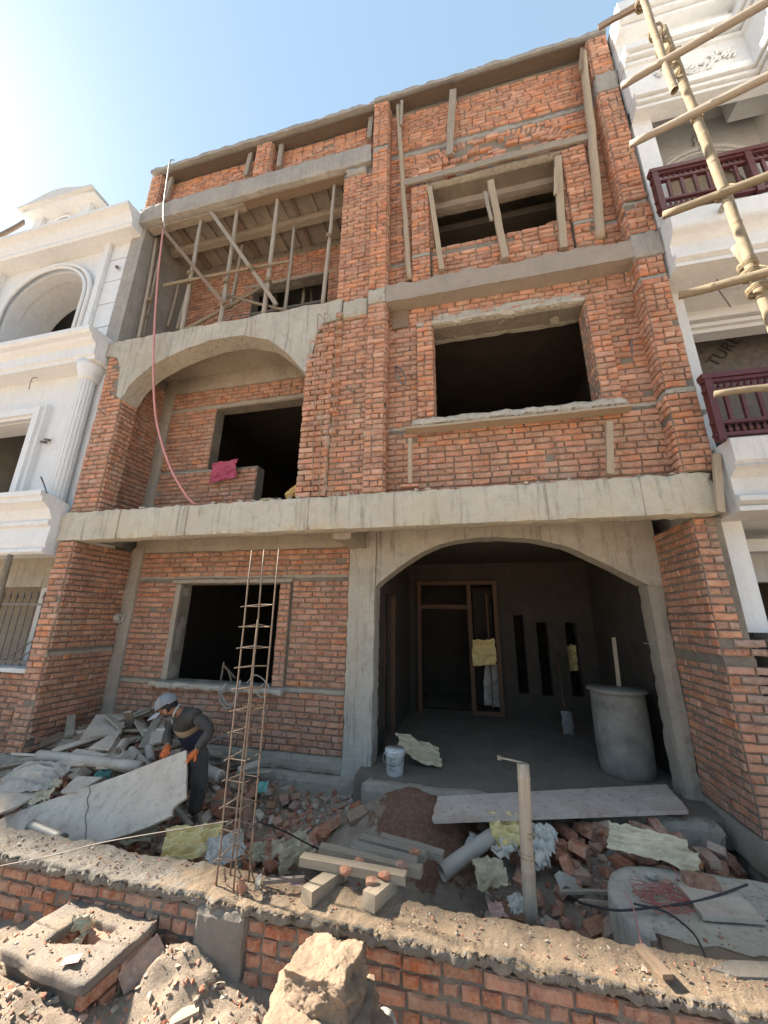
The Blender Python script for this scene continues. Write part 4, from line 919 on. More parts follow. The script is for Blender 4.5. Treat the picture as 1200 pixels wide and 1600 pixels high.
def cap_mesh():
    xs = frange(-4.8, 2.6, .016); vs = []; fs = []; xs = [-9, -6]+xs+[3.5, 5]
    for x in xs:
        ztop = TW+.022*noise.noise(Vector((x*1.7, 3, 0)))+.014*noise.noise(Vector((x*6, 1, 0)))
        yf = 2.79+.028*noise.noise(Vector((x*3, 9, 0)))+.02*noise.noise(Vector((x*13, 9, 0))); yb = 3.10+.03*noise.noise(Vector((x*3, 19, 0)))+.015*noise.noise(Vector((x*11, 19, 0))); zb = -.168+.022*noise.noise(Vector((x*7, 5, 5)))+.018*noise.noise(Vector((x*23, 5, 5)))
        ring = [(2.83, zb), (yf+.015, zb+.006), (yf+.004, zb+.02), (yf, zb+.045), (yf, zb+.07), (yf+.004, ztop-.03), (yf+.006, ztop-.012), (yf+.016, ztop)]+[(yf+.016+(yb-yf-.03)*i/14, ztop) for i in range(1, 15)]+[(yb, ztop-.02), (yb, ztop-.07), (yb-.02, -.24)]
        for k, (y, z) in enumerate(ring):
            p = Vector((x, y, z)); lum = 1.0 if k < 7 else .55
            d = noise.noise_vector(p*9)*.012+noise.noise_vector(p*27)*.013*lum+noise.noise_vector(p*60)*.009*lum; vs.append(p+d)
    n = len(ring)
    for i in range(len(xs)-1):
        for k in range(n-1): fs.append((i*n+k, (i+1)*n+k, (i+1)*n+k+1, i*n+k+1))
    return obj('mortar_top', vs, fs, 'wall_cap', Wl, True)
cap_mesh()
rough_box('post', (-1.95, -1.56, 2.765, 3.05, -1.2, -.13), 'cap_grey', Wl, .045, .012, 5)
# ---- square brick inspection chamber in front of the wall
zm = -.27
MC = thing('inspection_chamber', 'square brick inspection chamber with an open hole and mortar rim, lower left corner', 'manhole', (-2.7, 2.5, -.6))
A, B, C_ = PZ(127, 1396, zm), PZ(248, 1438, zm), PZ(130, 1540, zm)
ax = (B-A).normalized(); ay = (C_-B); D_ = A+(C_-B)
hA, hB, hC, hD = PZ(133, 1428, zm), PZ(186, 1448, zm), PZ(148, 1474, zm), PZ(72, 1470, zm)
def ringmesh(name, outer, inner, zt, zb, mat, parent, amp, sub=12):
    vs = []; fs = []; n = 4*sub; lay = 5
    def per(q):
        r = []
        for i in range(4):
            a, b = q[i], q[(i+1) % 4]
            for k in range(sub): r.append(a.lerp(b, k/sub))
        return r
    O, I = per(outer), per(inner)
    seq = [('o', 0, zb), ('o', 0, (zt+zb)/2), ('o', 0, zt-.01)]+[('m', t, zt) for t in (.06, .28, .5, .72, .94)]+[('i', 1, zt-.01), ('i', 1, (zt+zb)/2), ('i', 1, zb)]
    for kind, t, z in seq:
        for k in range(n):
            p = O[k].lerp(I[k], t if kind == 'm' else (0 if kind == 'o' else 1)); p = Vector((p.x, p.y, z))
            vs.append(p+noise.noise_vector(p*8)*amp+noise.noise_vector(p*27)*amp*.7)
    R = len(seq)
    for j in range(R-1):
        for k in range(n): fs.append((j*n+k, j*n+(k+1) % n, (j+1)*n+(k+1) % n, (j+1)*n+k))
    return obj(name, vs, fs, mat, parent, True)
ext = lambda p: p
ringmesh('rim', [A, B, C_, D_], [hA, hB, hC, hD], zm, zm-.06, 'chamber_top', MC, .013)
core = ringmesh('core', [A+Vector((.03, -.02, 0)), B+Vector((-.03, -.02, 0)), C_+Vector((-.03, .03, 0)), D_+Vector((.03, .03, 0))], [hA-ax*.02, hB+ax*.02, hC+ax*.02, hD-ax*.02], zm-.05, -1.0, 'mortar', MC, .004)
CB = BrickSet()
def quadwall(p, q, z0, rows, off=0, inner=False, mt='brick_fore'):
    u = (q-p); Ln = u.length; u = u.normalized(); n = u.cross(UZ)
    for r in range(rows):
        x = .11*(r % 2)
        while x < Ln-.05:
            l = min(.225, Ln-x) if rnd.random() < .7 else min(.11, Ln-x)
            CB.add(core, p+u*(x+l/2)+Vector((0, 0, z0-(r+.5)*CS-p.z))+n*(.012+rnd.random()*.014), u, n, l-.013, CS-.013, mt, (rnd.random()-.5)*.04, .06); x += l
quadwall(C_, B, zm-.045, 5); quadwall(hB, hA, zm-.045, 4); quadwall(hA, hD, zm-.045, 4); quadwall(hC, hB, zm-.045, 4)
emit_bricks(CB, 200, MC)
# ---- rocks
def rock(name, c, size, mat, label, cat='rock', seed=0, rot=0, cut=6, group=None, parent=None, sub=4, rough=.10):
    bm = bmesh.new(); bmesh.ops.create_icosphere(bm, subdivisions=sub, radius=1); r = random.Random(seed)
    planes = [(Vector((r.uniform(-1, 1), r.uniform(-1, 1), r.uniform(-1, 1))).normalized(), r.uniform(.62, .85)) for _ in range(cut)]
    for v in bm.verts:
        p = v.co.copy()
        for n, d in planes:
            e = p.dot(n)-d
            if e > 0: p -= n*e*.92
        s = Vector((seed*3.1, 0, 0)); p += p.normalized()*(noise.noise(p*1.6+s)*rough*1.6+noise.noise(p*4+s)*rough*.8+noise.noise(p*11+s)*rough*.35)
        v.co = Vector((p.x*size[0], p.y*size[1], p.z*size[2]))
    me = bpy.data.meshes.new(name); bm.to_mesh(me); bm.free(); me.materials.append(M[mat]); me.polygons.foreach_set('use_smooth', [sub > 2]*len(me.polygons))
    o = bpy.data.objects.new(name, me); o.matrix_basis = Matrix.Translation(Vector(c)) @ Matrix.Rotation(rot, 4, 'Z'); link(o, parent); return tag(o, label, cat, group)
def block_rock(name, c, size, mat, label, seed, rotz=0, tilt=0, taper=.15, n=44):
    vid = {}; vs = []; fs = []; sd = Vector((seed*5.3, seed, 2.0))
    def V(i, j, k):
        key = (i, j, k)
        if key in vid: return vid[key]
        p = Vector((i/n*2-1, j/n*2-1, k/n*2-1)); m = max(abs(p.x), abs(p.y), abs(p.z)); r = p.length
        q = p*(.80+.20*m/r*1.0); w = noise.noise_vector(q*1.3+sd)*.20; q = q+w
        q += p.normalized()*(noise.noise(q*2.5+sd)*.12+abs(noise.noise(q*5+sd))*.05+noise.noise(q*11+sd)*.05+noise.noise(q*24+sd)*.025+noise.noise(q*50+sd)*.012)
        q.x *= 1-taper*q.z; q.z += .10*q.x*tilt
        vid[key] = len(vs); vs.append(Vector((q.x*size[0], q.y*size[1], q.z*size[2]))); return vid[key]
    for a in range(n):
        for b in range(n):
            fs += [(V(a, b, 0), V(a, b+1, 0), V(a+1, b+1, 0), V(a+1, b, 0)), (V(a, b, n), V(a+1, b, n), V(a+1, b+1, n), V(a, b+1, n)), (V(a, 0, b), V(a+1, 0, b), V(a+1, 0, b+1), V(a, 0, b+1)), (V(a, n, b), V(a, n, b+1), V(a+1, n, b+1), V(a+1, n, b)), (V(0, a, b), V(0, a, b+1), V(0, a+1, b+1), V(0, a+1, b)), (V(n, a, b), V(n, a+1, b), V(n, a+1, b+1), V(n, a, b+1))]
    return tag(obj(name, vs, fs, mat, None, True, Matrix.Translation(Vector(c)) @ Matrix.Rotation(rotz, 4, 'Z')), label, 'rock')
block_rock('boulder', PY(507, 1537, 2.36), (.195, .14, .115), 'tan_stone', 'big blocky tan lump of broken masonry in the foreground against the low wall', 5, -.15, 1.5)
block_rock('boulder', PY(500, 1612, 2.26), (.29, .20, .085), 'tan_stone', 'flat tan lump of masonry under the big blocky one at the bottom edge', 9, .2)
rock('stone', PY(603, 1598, 2.5), (.06, .05, .05), 'concrete_grey', 'fist sized grey stone right of the big tan lump', seed=3, cut=6, sub=3)
def loose_brick(c, rx, ry, rz, mat, label, group=None, s=(.228, .108, .072), name='loose_brick', chip=.006, parent=None):
    key = ('lb', mat, s, rnd.randrange(6))
    if key not in VAR:
        r = random.Random(len(VAR)); m = MB(); X, Y, Z = s; b = .006
        xs = frange(-X/2, X/2, X/4 if X > .1 else X/2); vs = []; fs = []
        half = r.random() < .0
        for i, x in enumerate(xs):
            for sy, sz in ((-1, -1), (1, -1), (1, 1), (-1, 1)):
                e = .006 if i in (0, len(xs)-1) else 0
                vs.append((x+(r.random()-.5)*chip*2+(e if i == 0 else -e if i == len(xs)-1 else 0)*0, sy*(Y/2-e)+(r.random()-.5)*chip, sz*(Z/2-e)+(r.random()-.5)*chip))
        for i in range(len(xs)-1):
            for k in range(4): fs.append((i*4+k, i*4+(k+1) % 4, i*4+4+(k+1) % 4, i*4+4+k))
        fs += [(3, 2, 1, 0), tuple((len(xs)-1)*4+k for k in range(4))]; VAR[key] = mesh(name, vs, fs, mat)
    o = bpy.data.objects.new(name, VAR[key]); from_e = Matrix.Rotation(rz, 4, 'Z') @ Matrix.Rotation(ry, 4, 'Y') @ Matrix.Rotation(rx, 4, 'X')
    o.matrix_basis = Matrix.Translation(Vector(c)) @ from_e; link(o, parent); return tag(o, label, 'brick' if label else None, group)
loose_brick(PY(221, 1505, 2.62), .9, -.5, 1.05, 'brick_grey', 'dark brown brick standing on its side between the inspection chamber and the grit heap', s=(.23, .12, .085))
board('plank', PZ(232, 1612, -.47), PZ(312, 1572, -.44), .09, .022, 'wood_pale', 'short pale plank lying on the sandy ground left of the big tan lump', 'plank')
board('iron_bar', PZ(20, 1594, -.5), PZ(190, 1598, -.5), .02, .02, 'iron_grey', 'thin dark bar lying along the bottom left edge', 'bar')
cord('wire_hook', [PY(335, 1560, 2.7), PY(337, 1538, 2.68), PY(350, 1535, 2.68), PY(352, 1540, 2.68)], .003, 'wood_pale', 'short bent pale wire sticking from the grit in front of the concrete post', 'wire')
obj('paper_card', [(-.045, -.03, 0), (.045, -.03, 0), (.045, .03, .004), (-.045, .03, 0)], [(0, 1, 2, 3)], 'card_red', mw=Matrix.Translation(PZ(112, 1499, zm+.022)) @ Matrix.Rotation(.5, 4, 'Z')); tag(bpy.data.objects['paper_card'], 'small red and white card lying on the chamber rim', 'card')
# ---- rebar cage on the post
CG = thing('rebar_cage', 'tall upright rebar cage with square ties on the concrete post of the low wall', 'rebar cage', (-1.78, 2.93, -.1))
foot = [Vector((-1.87, 2.885, -.10)), Vector((-1.72, 2.87, -.10)), Vector((-1.685, 3.0, -.10)), Vector((-1.85, 3.02, -.10))]
topz = [2.32, 2.31, 2.32, 1.72]; lean = Vector((-.012, 0, 0))
tops = [PY(394, 860, 2.89), PY(414, 860, 2.90), PY(437, 858, 3.0), PY(406, 968, 3.02)]
tops = [Vector((t.x*.6+(f.x-.02)*.4, f.y+.0, t.z)) for t, f in zip(tops, foot)]
def barpt(i, z): f, t = foot[i], tops[i]; k = (z-f.z)/(tops[i].z-f.z); return f.lerp(t, k)
for i in range(4):
    pts = [barpt(i, foot[i].z+(tops[i].z-foot[i].z)*k/8)+Vector((rnd.uniform(-.003, .003), 0, 0)) for k in range(9)]
    MB().tube(pts, .0065, 6).build('bar', 'rebar', CG, True)
for v in (278, 368, 462, 550, 652, 745, 855, 960, 1068, 1187, 1298, 1418):
    z = PY(345, 850+v/2.907, 2.89).z; q = [barpt(i, z)+Vector((0, 0, rnd.uniform(-.012, .012))) for i in range(4)]
    cc = sum(q, Vector())/4; q = [cc+(p-cc)*1.07 for p in q]; q[3 if z < 1.7 else 3] = q[3]
    MB().tube([q[0]+(q[0]-q[3])*.25, q[0], q[1], q[2], q[3], q[0], q[0]+(q[2]-q[0])*.18], .0045, 6).build('tie', 'rebar', CG, True)
for px in (352, 398, 405, 380): 
    a = PZ(px, 1378, -.07); MB().tube([a, a+Vector((rnd.uniform(-.05, .05), -.03, .10))], .005, 5).build('bar_stub', 'rebar', CG)
rock('brick_stub', PZ(377, 1385, -.05), (.04, .03, .05), 'brick_fore', 'small broken red brick piece at the foot of the rebar cage', 'brick', seed=4, sub=2)
# ---- wires across the front
cord('tie_wire', [PY(-20, 1357, 2.6), PY(80, 1337, 2.6), PY(158, 1317, 2.65), PY(260, 1299, 2.75), PY(346, 1285, 2.86), PY(372, 1282, 2.9)], .0035, 'iron_grey', 'thin steel wire stretched from the left edge of the frame to the rebar cage', 'wire')
cord('tie_wire', [PY(400, 1283, 2.98), PY(440, 1297, 3.3), PY(480, 1318, 3.6), PY(515, 1335, 3.8)], .006, 'cable_black', 'thin dark wire running from the rebar cage towards the stacked battens', 'wire')
cord('tie_wire', [PY(-20, 1140, 4.2), PY(60, 1153, 4.3), PY(118, 1163, 4.5)], .005, 'iron_grey', 'thin wire at the left edge in front of the brick pier', 'wire')
# ---- rounded tank slab at the right
zt = -.20
TS = thing('tank_cover', 'rounded grey concrete tank cover in the yard at the right edge behind the low wall', 'slab', (1.6, 3.7, -.5))
cx, cy, rr = 1.36, 3.72, .49
out = arc(cx, cy, rr, rr, math.pi/2, math.pi*1.5, 22)
out = [(3.2, 4.21)]+[(x, y) for x, y in out]+[(3.2, 3.23)]
vs = []; fs = []; rings = [(1.0, -.75), (1.0, -.45), (1.0, -.235), (.985, -.205), (.93, zt), (.80, zt+.004), (.6, zt), (.4, zt+.004), (.2, zt), (.02, zt)]
out2 = []
for i in range(len(out)-1):
    a, b = Vector(out[i]+(0,)), Vector(out[i+1]+(0,)); k = max(1, int((b-a).length/.09))
    for j in range(k): out2.append(a.lerp(b, j/k))
out2.append(Vector(out[-1]+(0,))); n = len(out2)
for s, z in rings:
    for p in out2:
        q = Vector((cx+.4+(p.x-cx-.4)*s if p.x < cx+.4 else p.x, cy+(p.y-cy)*s, z)); d = noise.noise_vector(q*6)*.012+noise.noise_vector(q*25)*.007; d.z *= .8; vs.append(q+d)
for j in range(len(rings)-1):
    for k in range(n-1): fs.append((j*n+k, j*n+k+1, (j+1)*n+k+1, (j+1)*n+k))
obj('slab', vs, fs, 'concrete_beam', TS, True)
strip = rough_box('sand_ridge', (.98, 3.2, 3.02, 3.36, -.5, -.16), 'cap', TS, .045, .03, 4, 1.5, True)
def flat_slab(name, pts, th, mat, label, cat, group=None, rot=0):
    c = sum(pts, Vector())/len(pts); nrm = (pts[1]-pts[0]).cross(pts[2]-pts[1]).normalized()
    if nrm.z < 0: nrm = -nrm
    pts = [p-c for p in pts]; n = len(pts); sub = []; 
    for i in range(n):
        a, b = pts[i], pts[(i+1) % n]; k = max(1, int((b-a).length/.06))
        for j in range(k): q = a.lerp(b, j/k); sub.append(q*(1+noise.noise((q+c)*13)*.02))
    m = len(sub); vs = [p+nrm*th/2 for p in sub]+[p-nrm*th/2 for p in sub]
    fs = [tuple(range(m)), tuple(reversed(range(m, 2*m)))]+[(i, m+i, m+(i+1) % m, (i+1) % m) for i in range(m)]
    o = obj(name, vs, fs, mat, None, False, Matrix.Translation(c)); return tag(o, label, cat, group)
flat_slab('paving_tile', [PZ(1060, 1385, -.165), PZ(1142, 1386, -.165), PZ(1197, 1441, -.165), PZ(1098, 1434, -.165)], .03, 'sheet_grey', 'pale square paving tile lying on the rounded tank cover', 'tile')
loose_brick(PZ(1095, 1378, -.13)+Vector((0, 0, .0)), 0, .04, -.03, 'brick_fore', 'whole red brick lying on the pale tile of the tank cover', s=(.22, .11, .072))
loose_brick(PZ(1043, 1381, -.17), 0, .1, .8, 'brick_fore', 'broken red brick bat beside the wire tangle on the tank cover', s=(.07, .055, .045))
rock('stone', PZ(1018, 1368, -.165), (.05, .04, .03), 'concrete', 'small grey stone beside the wire tangle on the tank cover', seed=13, sub=2)
for k in range(5):
    c = PZ(1030+k*3, 1398+k*4, -.17); pts = []
    for t in range(20):
        a = t*.75+k; r = .10+.05*math.sin(t*1.7+k); pts.append(c+Vector((r*1.3*math.cos(a), r*.9*math.sin(a), .02+.02*math.sin(t*2.3+k))))
    if k == 0: TG = thing('wire_tangle', 'tangle of thin red wire lying on the rounded tank cover', 'wire', tuple(c))
    cord('strand', pts, .0025, 'wire_red', parent=TG, sub=3, n=4)
cord('red_wire', [PZ(1060, 1370, -.16), PY(1040, 1340, 4.3)+Vector((0, 0, .03)), PY(1020, 1318, 4.35), PY(1010, 1300, 4.4)], .004, 'wire_red', 'thin red wire climbing over the cream sack', 'wire')
cord('red_wire', [PZ(975, 1392, -.15), PZ(990, 1420, -.14), PZ(996, 1450, -.13), PZ(1003, 1478, -.11)], .005, 'hose_pink', 'straight pink strip of wire at the round end of the tank cover', 'wire')
cord('black_cable', [PZ(905, 1410, -.25), PZ(960, 1422, -.17), PZ(1020, 1418, -.155), PZ(1080, 1410, -.15), PZ(1130, 1396, -.14), PZ(1168, 1382, -.13)], .007, 'cable_black', 'black cable lying across the tank cover and tile', 'cable')
cord('black_cable', [PZ(990, 1412, -.15), PZ(1040, 1425, -.15), PZ(1080, 1455, -.13), PZ(1098, 1485, -.10), PZ(1102, 1508, -.11)], .006, 'cable_black', 'black cable curving down from the tank cover over the sandy edge', 'cable')
flat_slab('sheet_strip', [PZ(1110, 1515, -.08), PZ(1140, 1502, -.08), PZ(1215, 1505, -.08), PZ(1215, 1530, -.08), PZ(1150, 1528, -.08)], .012, 'cap_grey', 'grey strip of sheet lying on the sandy ledge at the lower right edge', 'sheet')
board('wood_scrap', PZ(1000, 1480, -.06), PZ(1045, 1530, -.05), .055, .025, 'wood_brown', 'split grey wood scrap on the wall top beside the tank cover', 'wood')
# ================================================================ PROPS AND FORMWORK ON THE HOUSE
G2 = 'poles propping the second floor balcony soffit'
Yf, Yb = 4.72, 5.45
def prop(a, b, Y0, Y1, r, label, mat='bamboo_old', group=G2, nm='timber_prop', clampz=True, nodes=.45):
    p, q = PY(*a, Y0), PY(*b, Y1); return pole(nm, q, p, r*1.1, r*.9, mat, label, 'pole', group, nodes=nodes, n=9)
prop((245, 370), (217, 530), 4.85, 4.85, .035, 'leftmost upright pole under the second floor soffit, beside the grey side wall')
prop((253, 387), (223, 528), 4.95, 4.95, .03, 'second pole from the grey side wall under the second floor soffit')
prop((315, 342), (284, 518), Yf, Yf, .04, 'stout pole third from the left under the second floor soffit')
prop((303, 420), (277, 515), Yb, Yb, .035, 'short looking pole in the back row behind the stout third pole')
prop((371, 328), (344, 506), Yf, Yf, .04, 'fourth front pole, crossed by the long diagonal timber')
prop((380, 377), (360, 480), Yb, Yb, .035, 'back row pole directly behind the fourth front pole')
prop((434, 310), (412, 492), Yf, Yf, .04, 'fifth front pole, to which the horizontal bamboo is tied')
prop((460, 355), (445, 485), 5.0, 5.0, .03, 'thin pole carrying the right end of the horizontal bamboo')
prop((523, 287), (504, 476), Yf, Yf, .035, 'rightmost front pole, near the brick pier of the second floor balcony')
prop((280, 440), (262, 510), 5.5, 5.5, .03, 'back row pole in front of the side wall corner')
prop((436, 425), (428, 480), 6.3, 6.3, .035, 'pole standing inside the dark second floor opening, leftmost of three')
prop((478, 415), (473, 475), 6.3, 6.3, .035, 'pole standing inside the dark second floor opening, middle of three')
prop((490, 412), (487, 472), 6.6, 6.6, .035, 'pole standing inside the dark second floor opening, rightmost of three')
pole('bamboo_rail', PY(256, 446, 4.64), PY(452, 408, 4.64), .03, .025, 'bamboo', 'horizontal bamboo tied across the second floor balcony poles', 'pole', nodes=.4)
board('diagonal_timber', PY(252, 355, 4.62), PY(350, 475, 4.62), .07, .04, 'wood_brown', 'left diagonal timber running down across the second floor balcony', 'timber', up=(0, 1, 0))
board('diagonal_timber', PY(330, 332, 4.62), PY(432, 476, 4.66), .07, .04, 'wood_grey', 'right diagonal timber starting under the grey beam of the second floor balcony', 'timber', up=(0, 1, 0))
pole('bamboo_brace', PY(290, 515, 4.70), PY(424, 440, 5.0), .035, .03, 'bamboo', 'pale bamboo brace rising to the right just above the concrete arch', 'pole', nodes=.4)
pole('bamboo_brace', PY(325, 453, 5.0), PY(450, 486, 4.7), .03, .025, 'bamboo', 'pale bamboo brace falling to the right just above the concrete arch', 'pole', nodes=.4)
pole('bamboo_rail', PY(345, 500, 5.9), PY(508, 470, 5.80), .035, .035, 'iron_grey', 'dark horizontal pole low across the second floor opening', 'pole', nodes=.5)
for (x, y, Y) in ((297, 428, 4.70), (353, 440, 4.68), (419, 438, 4.68), (514, 370, 4.7), (392, 420, 4.60), (297, 440, 4.66), (234, 470, 4.83), (228, 495, 4.93)):
    c = PY(x, y, Y); m = MB()
    for k in range(4): m.tube([c+Vector((.05*math.cos(a*math.pi/4), .05*math.sin(a*math.pi/4), -.03+.02*k+.008*math.sin(a+k))) for a in range(9)], .009, 5)
    tag(m.build('rope_tie', 'rope', None, True), 'rope lashing knotted round a pole of the second floor balcony', 'rope', 'rope lashings on the balcony poles')
SB = thing('soffit_boards', 'grey shuttering boards left under the second floor balcony slab', 'boards', (-4, 5, 9.7))
for k in range(13):
    x = -6.25+k*.34; board('board', (x, 4.82+rnd.random()*.05, 9.955-.02*(k % 2)), (x+rnd.uniform(-.03, .03), 5.86, 9.955-.02*(k % 2)), .17 if k % 3 else .07, .022, 'wood_brown' if k % 4 == 1 else 'wood_grey', parent=SB)
board('board', (-6.4, 4.70, 9.74), (-4.1, 4.70, 9.75), .14, .03, 'wood_grey', parent=SB); board('board', (-4.1, 4.67, 9.755), (-1.95, 4.67, 9.75), .16, .03, 'wood_brown', parent=SB); board('board', (-6.4, 5.28, 9.78), (-1.96, 5.28, 9.78), .12, .03, 'wood_grey', parent=SB)
# second floor right bay: window shuttering and its three struts
board('lintel_board', (-.84, 4.60, 9.12), (2.18, 4.60, 9.12), .13, .03, 'wood_grey', 'long shuttering board across the head of the second floor window', 'board', up=(0, 1, 0), warp=.01)
for i, (a, b, l) in enumerate((((671, 292), (691, 423), 'leftmost of three rough struts in front of the second floor window'), ((766, 282), (790, 405), 'middle rough strut in front of the second floor window'), ((871, 246), (880, 389), 'rightmost of three rough struts in front of the second floor window'))):
    board('window_strut', PY(*b, 4.60), PY(*a, 4.60)+Vector((0, 0, -.02)), .10 if i else .08, .06, 'wood_pale', l, 'timber', up=(0, 1, 0), warp=.012)
board('strut_cleat', PY(757, 300, 4.56), PY(768, 345, 4.56), .05, .03, 'wood_grey', 'short cleat beside the head of the middle window strut', 'timber', up=(0, 1, 0)); board('strut_cleat', PY(868, 262, 4.54), PY(868, 304, 4.54), .05, .03, 'wood_pale', 'short cleat beside the head of the rightmost window strut', 'timber', up=(0, 1, 0))
loose_brick(PY(863, 352, 4.8), .5, -.3, .2, 'brick', 'loose red brick resting on the second floor window sill')
# top shuttering and its poles
board('top_board', (-1.08, 4.62, 11.31), (.12, 4.60, 11.30), .20, .035, 'wood_dark', 'left shuttering board under the roof coping of the right bay', 'board', warp=.01)
board('top_board', (.10, 4.64, 11.32), (2.36, 4.62, 11.33), .20, .035, 'wood_dark', 'long right shuttering board under the roof coping of the right bay', 'board', warp=.012)
pole('long_pole', PY(640, 437, 4.62), PY(622, 166, 4.56), .045, .04, 'wood_pale', 'long straight pole left of the second floor window, standing on the ledge', 'pole', bend=.02)
pole('long_pole', PY(937, 374, 4.62), PY(911, 84, 4.56), .065, .055, 'wood_pale', 'thick long pole right of the second floor window, standing on the ledge', 'pole', nodes=.7, bend=.02)
board('hanging_board', PY(702, 243, 4.66), PY(708, 142, 4.56), .12, .05, 'wood_grey', 'pale board hanging from the roof coping above the second floor window', 'board', up=(0, 1, 0), warp=.01)
board('strut_cleat', PY(627, 195, 4.52), PY(628, 158, 4.5), .05, .03, 'wood_grey', 'small cleat at the head of the long left pole', 'timber', up=(0, 1, 0)); board('strut_cleat', PY(906, 112, 4.5), PY(909, 76, 4.5), .05, .03, 'wood_brown', 'small cleat at the head of the thick long pole', 'timber', up=(0, 1, 0))
for a, b, l in (((259, 312), (272, 268), 'short prop under the coping at the left end of the parapet'), ((384, 275), (394, 235), 'short prop beside the brick pier of the parapet'), ((436, 262), (441, 221), 'short prop right of the brick pier of the parapet'), ((577, 217), (581, 180), 'short prop beside the centre pilaster under the coping')):
    board('parapet_prop', PY(*a, 4.66), PY(*b, 4.66), .09, .06, 'wood_grey', l, 'timber', up=(0, 1, 0))
board('parapet_board', (-6.35, 4.66, 11.255), (-4.0, 4.66, 11.265), .2, .03, 'wood_dark', 'shuttering board under the coping, left of the parapet pier', 'board'); board('parapet_board', (-3.6, 4.66, 11.265), (-1.42, 4.66, 11.26), .2, .03, 'wood_dark', 'shuttering board under the coping, right of the parapet pier', 'board')
# first floor sill shuttering
board('sill_board', (-.80, 4.56, 4.255), (1.98, 4.56, 4.255), .16, .03, 'wood_pale', 'thin board under the rough concrete sill of the first floor window', 'board')
board('sill_prop', PY(641, 755, 4.56), PY(641, 686, 4.56), .055, .04, 'wood_pale', 'left short prop under the first floor window sill', 'timber', up=(0, 1, 0)); board('sill_prop', PY(953, 742, 4.56), PY(951, 660, 4.56), .075, .05, 'wood_pale', 'right short prop under the first floor window sill', 'timber', up=(0, 1, 0))
loose_brick(PY(640, 760, 4.57), 0, 0, .03, 'brick', 'red brick under the foot of the left sill prop', s=(.24, .11, .035))
flat_slab('wall_board', [PY(614, 470, 4.70), PY(638, 466, 4.70), PY(638, 510, 4.70), PY(613, 515, 4.70)], .02, 'wood_brown', 'small brown board fixed to the brickwork beside the centre pilaster', 'board')
board('wall_batten', PY(613, 468, 4.66), PY(635, 464, 4.66), .03, .04, 'wood_pale', 'small pale batten on top of the brown wall board', 'batten', up=(0, 1, 0))
# steel bits in the facade
cord('facade_bar', [PY(617, 573, 4.72), PY(620, 582, 4.55), PY(626, 598, 4.5), PY(632, 600, 4.55), PY(634, 590, 4.6), PY(627, 577, 4.6), PY(619, 572, 4.7)], .011, 'iron_grey', 'bent dark steel loop sticking from the brickwork left of the first floor window', 'rebar')
cord('facade_bar', [PY(987, 530, 4.72), PY(987, 540, 4.62), PY(988, 553, 4.55)], .012, 'iron_grey', 'short dark steel bar on the brickwork right of the first floor window', 'rebar')
cord('facade_bar', [PY(539, 603, 4.45), PY(548, 610, 4.5), PY(557, 615, 4.6)], .010, 'iron_grey', 'short dark steel bar sticking out between the toothed column and the centre pilaster', 'rebar')
cord('facade_bar', [PY(153, 638, 4.45), PY(160, 645, 4.5), PY(169, 651, 4.6)], .010, 'iron_grey', 'short steel bar sticking from the left brick pier beside the arch', 'rebar')
for px, py, ex in ((496, 494, 0), (507, 492, 3), (526, 492, 0)):
    cord('column_bar', [PY(px-8, 775, 4.46), PY(px-5, 640, 4.46), PY(px, py+15, 4.45), PY(px+2, py-3, 4.40), PY(px+12, py+8, 4.38), PY(px+8+ex, py+14, 4.42)], .0065, 'rust', 'thin rusty bar running up the toothed brick column, its hooked end at the top', 'rebar', 'rusty bars on the toothed column')
# hose, cloth, rope
cord('hose', [PY(272, 250, 4.6), PY(266, 252, 4.45), PY(262, 275, 4.45), PY(256, 320, 4.45), PY(256, 345, 4.45), PY(258, 356, 4.5)], .016, 'hose_grey', 'grey hose loop hanging from the roof edge at the left corner of the brick house', 'hose')
cord('hose', [PY(255, 358, 4.46), PY(247, 430, 4.42), PY(241, 520, 4.40), PY(240, 600, 4.40), PY(245, 660, 4.42), PY(262, 720, 4.46), PY(285, 765, 4.52), PY(306, 788, 4.6), PY(330, 786, 4.9)], .018, 'hose_pink', 'long pink hose hanging down the left bay in front of the big arch', 'hose')
def sheet(name, c, X, Y, sx, sy, mat, label, cat, seed=0, h=.05, fold=3.0, n=34, group=None, fn=None, ragged=.06, parent=None, drop=None):
    """crumpled cloth / sack: centre c, in-plane axes X, Y, size sx by sy"""
    c, X, Y = Vector(c), Vector(X).normalized(), Vector(Y).normalized(); Z = X.cross(Y).normalized(); s = Vector((seed*7.3, seed, 0)); vs = []; fs = []
    for j in range(n+1):
        for i in range(n+1):
            u, v = i/n-.5, j/n-.5; q = Vector((u*fold, v*fold, 0))+s
            w = noise.noise_vector(q*.45)*.10; w2 = noise.noise_vector(q*1.3)*.03
            r = 1+ragged*noise.noise(Vector((u*6+seed, v*6, 3)))*.9
            du = u*r+w.x+w2.x; dv = v*r+w.y+w2.y
            ridge = 1-abs(noise.noise(Vector((q.x*.55, q.y*1.5, seed))+w*2))*2.4
            ridge2 = 1-abs(noise.noise(Vector((q.x*2.2, q.y*1.0, seed+5))+w*3))*2; crease = abs(noise.noise(q*4.5))
            z = h*(ridge*.8+ridge2*.28+crease*.10)
            p = c+X*(du*sx)+Y*(dv*sy)+Z*z
            if drop: p.z += drop(u, v)
            if fn: p = fn(p, u, v)
            vs.append(p)
    for j in range(n):
        for i in range(n): a = j*(n+1)+i; fs.append((a, a+1, a+n+2, a+n+1))
    cc = c.copy(); o = obj(name, [p-cc for p in vs], fs, mat, parent, True, Matrix.Translation(cc)); return tag(o, label, cat, group)
lie = lambda rot: (Vector((math.cos(rot), math.sin(rot), 0)), Vector((-math.sin(rot), math.cos(rot), 0)))
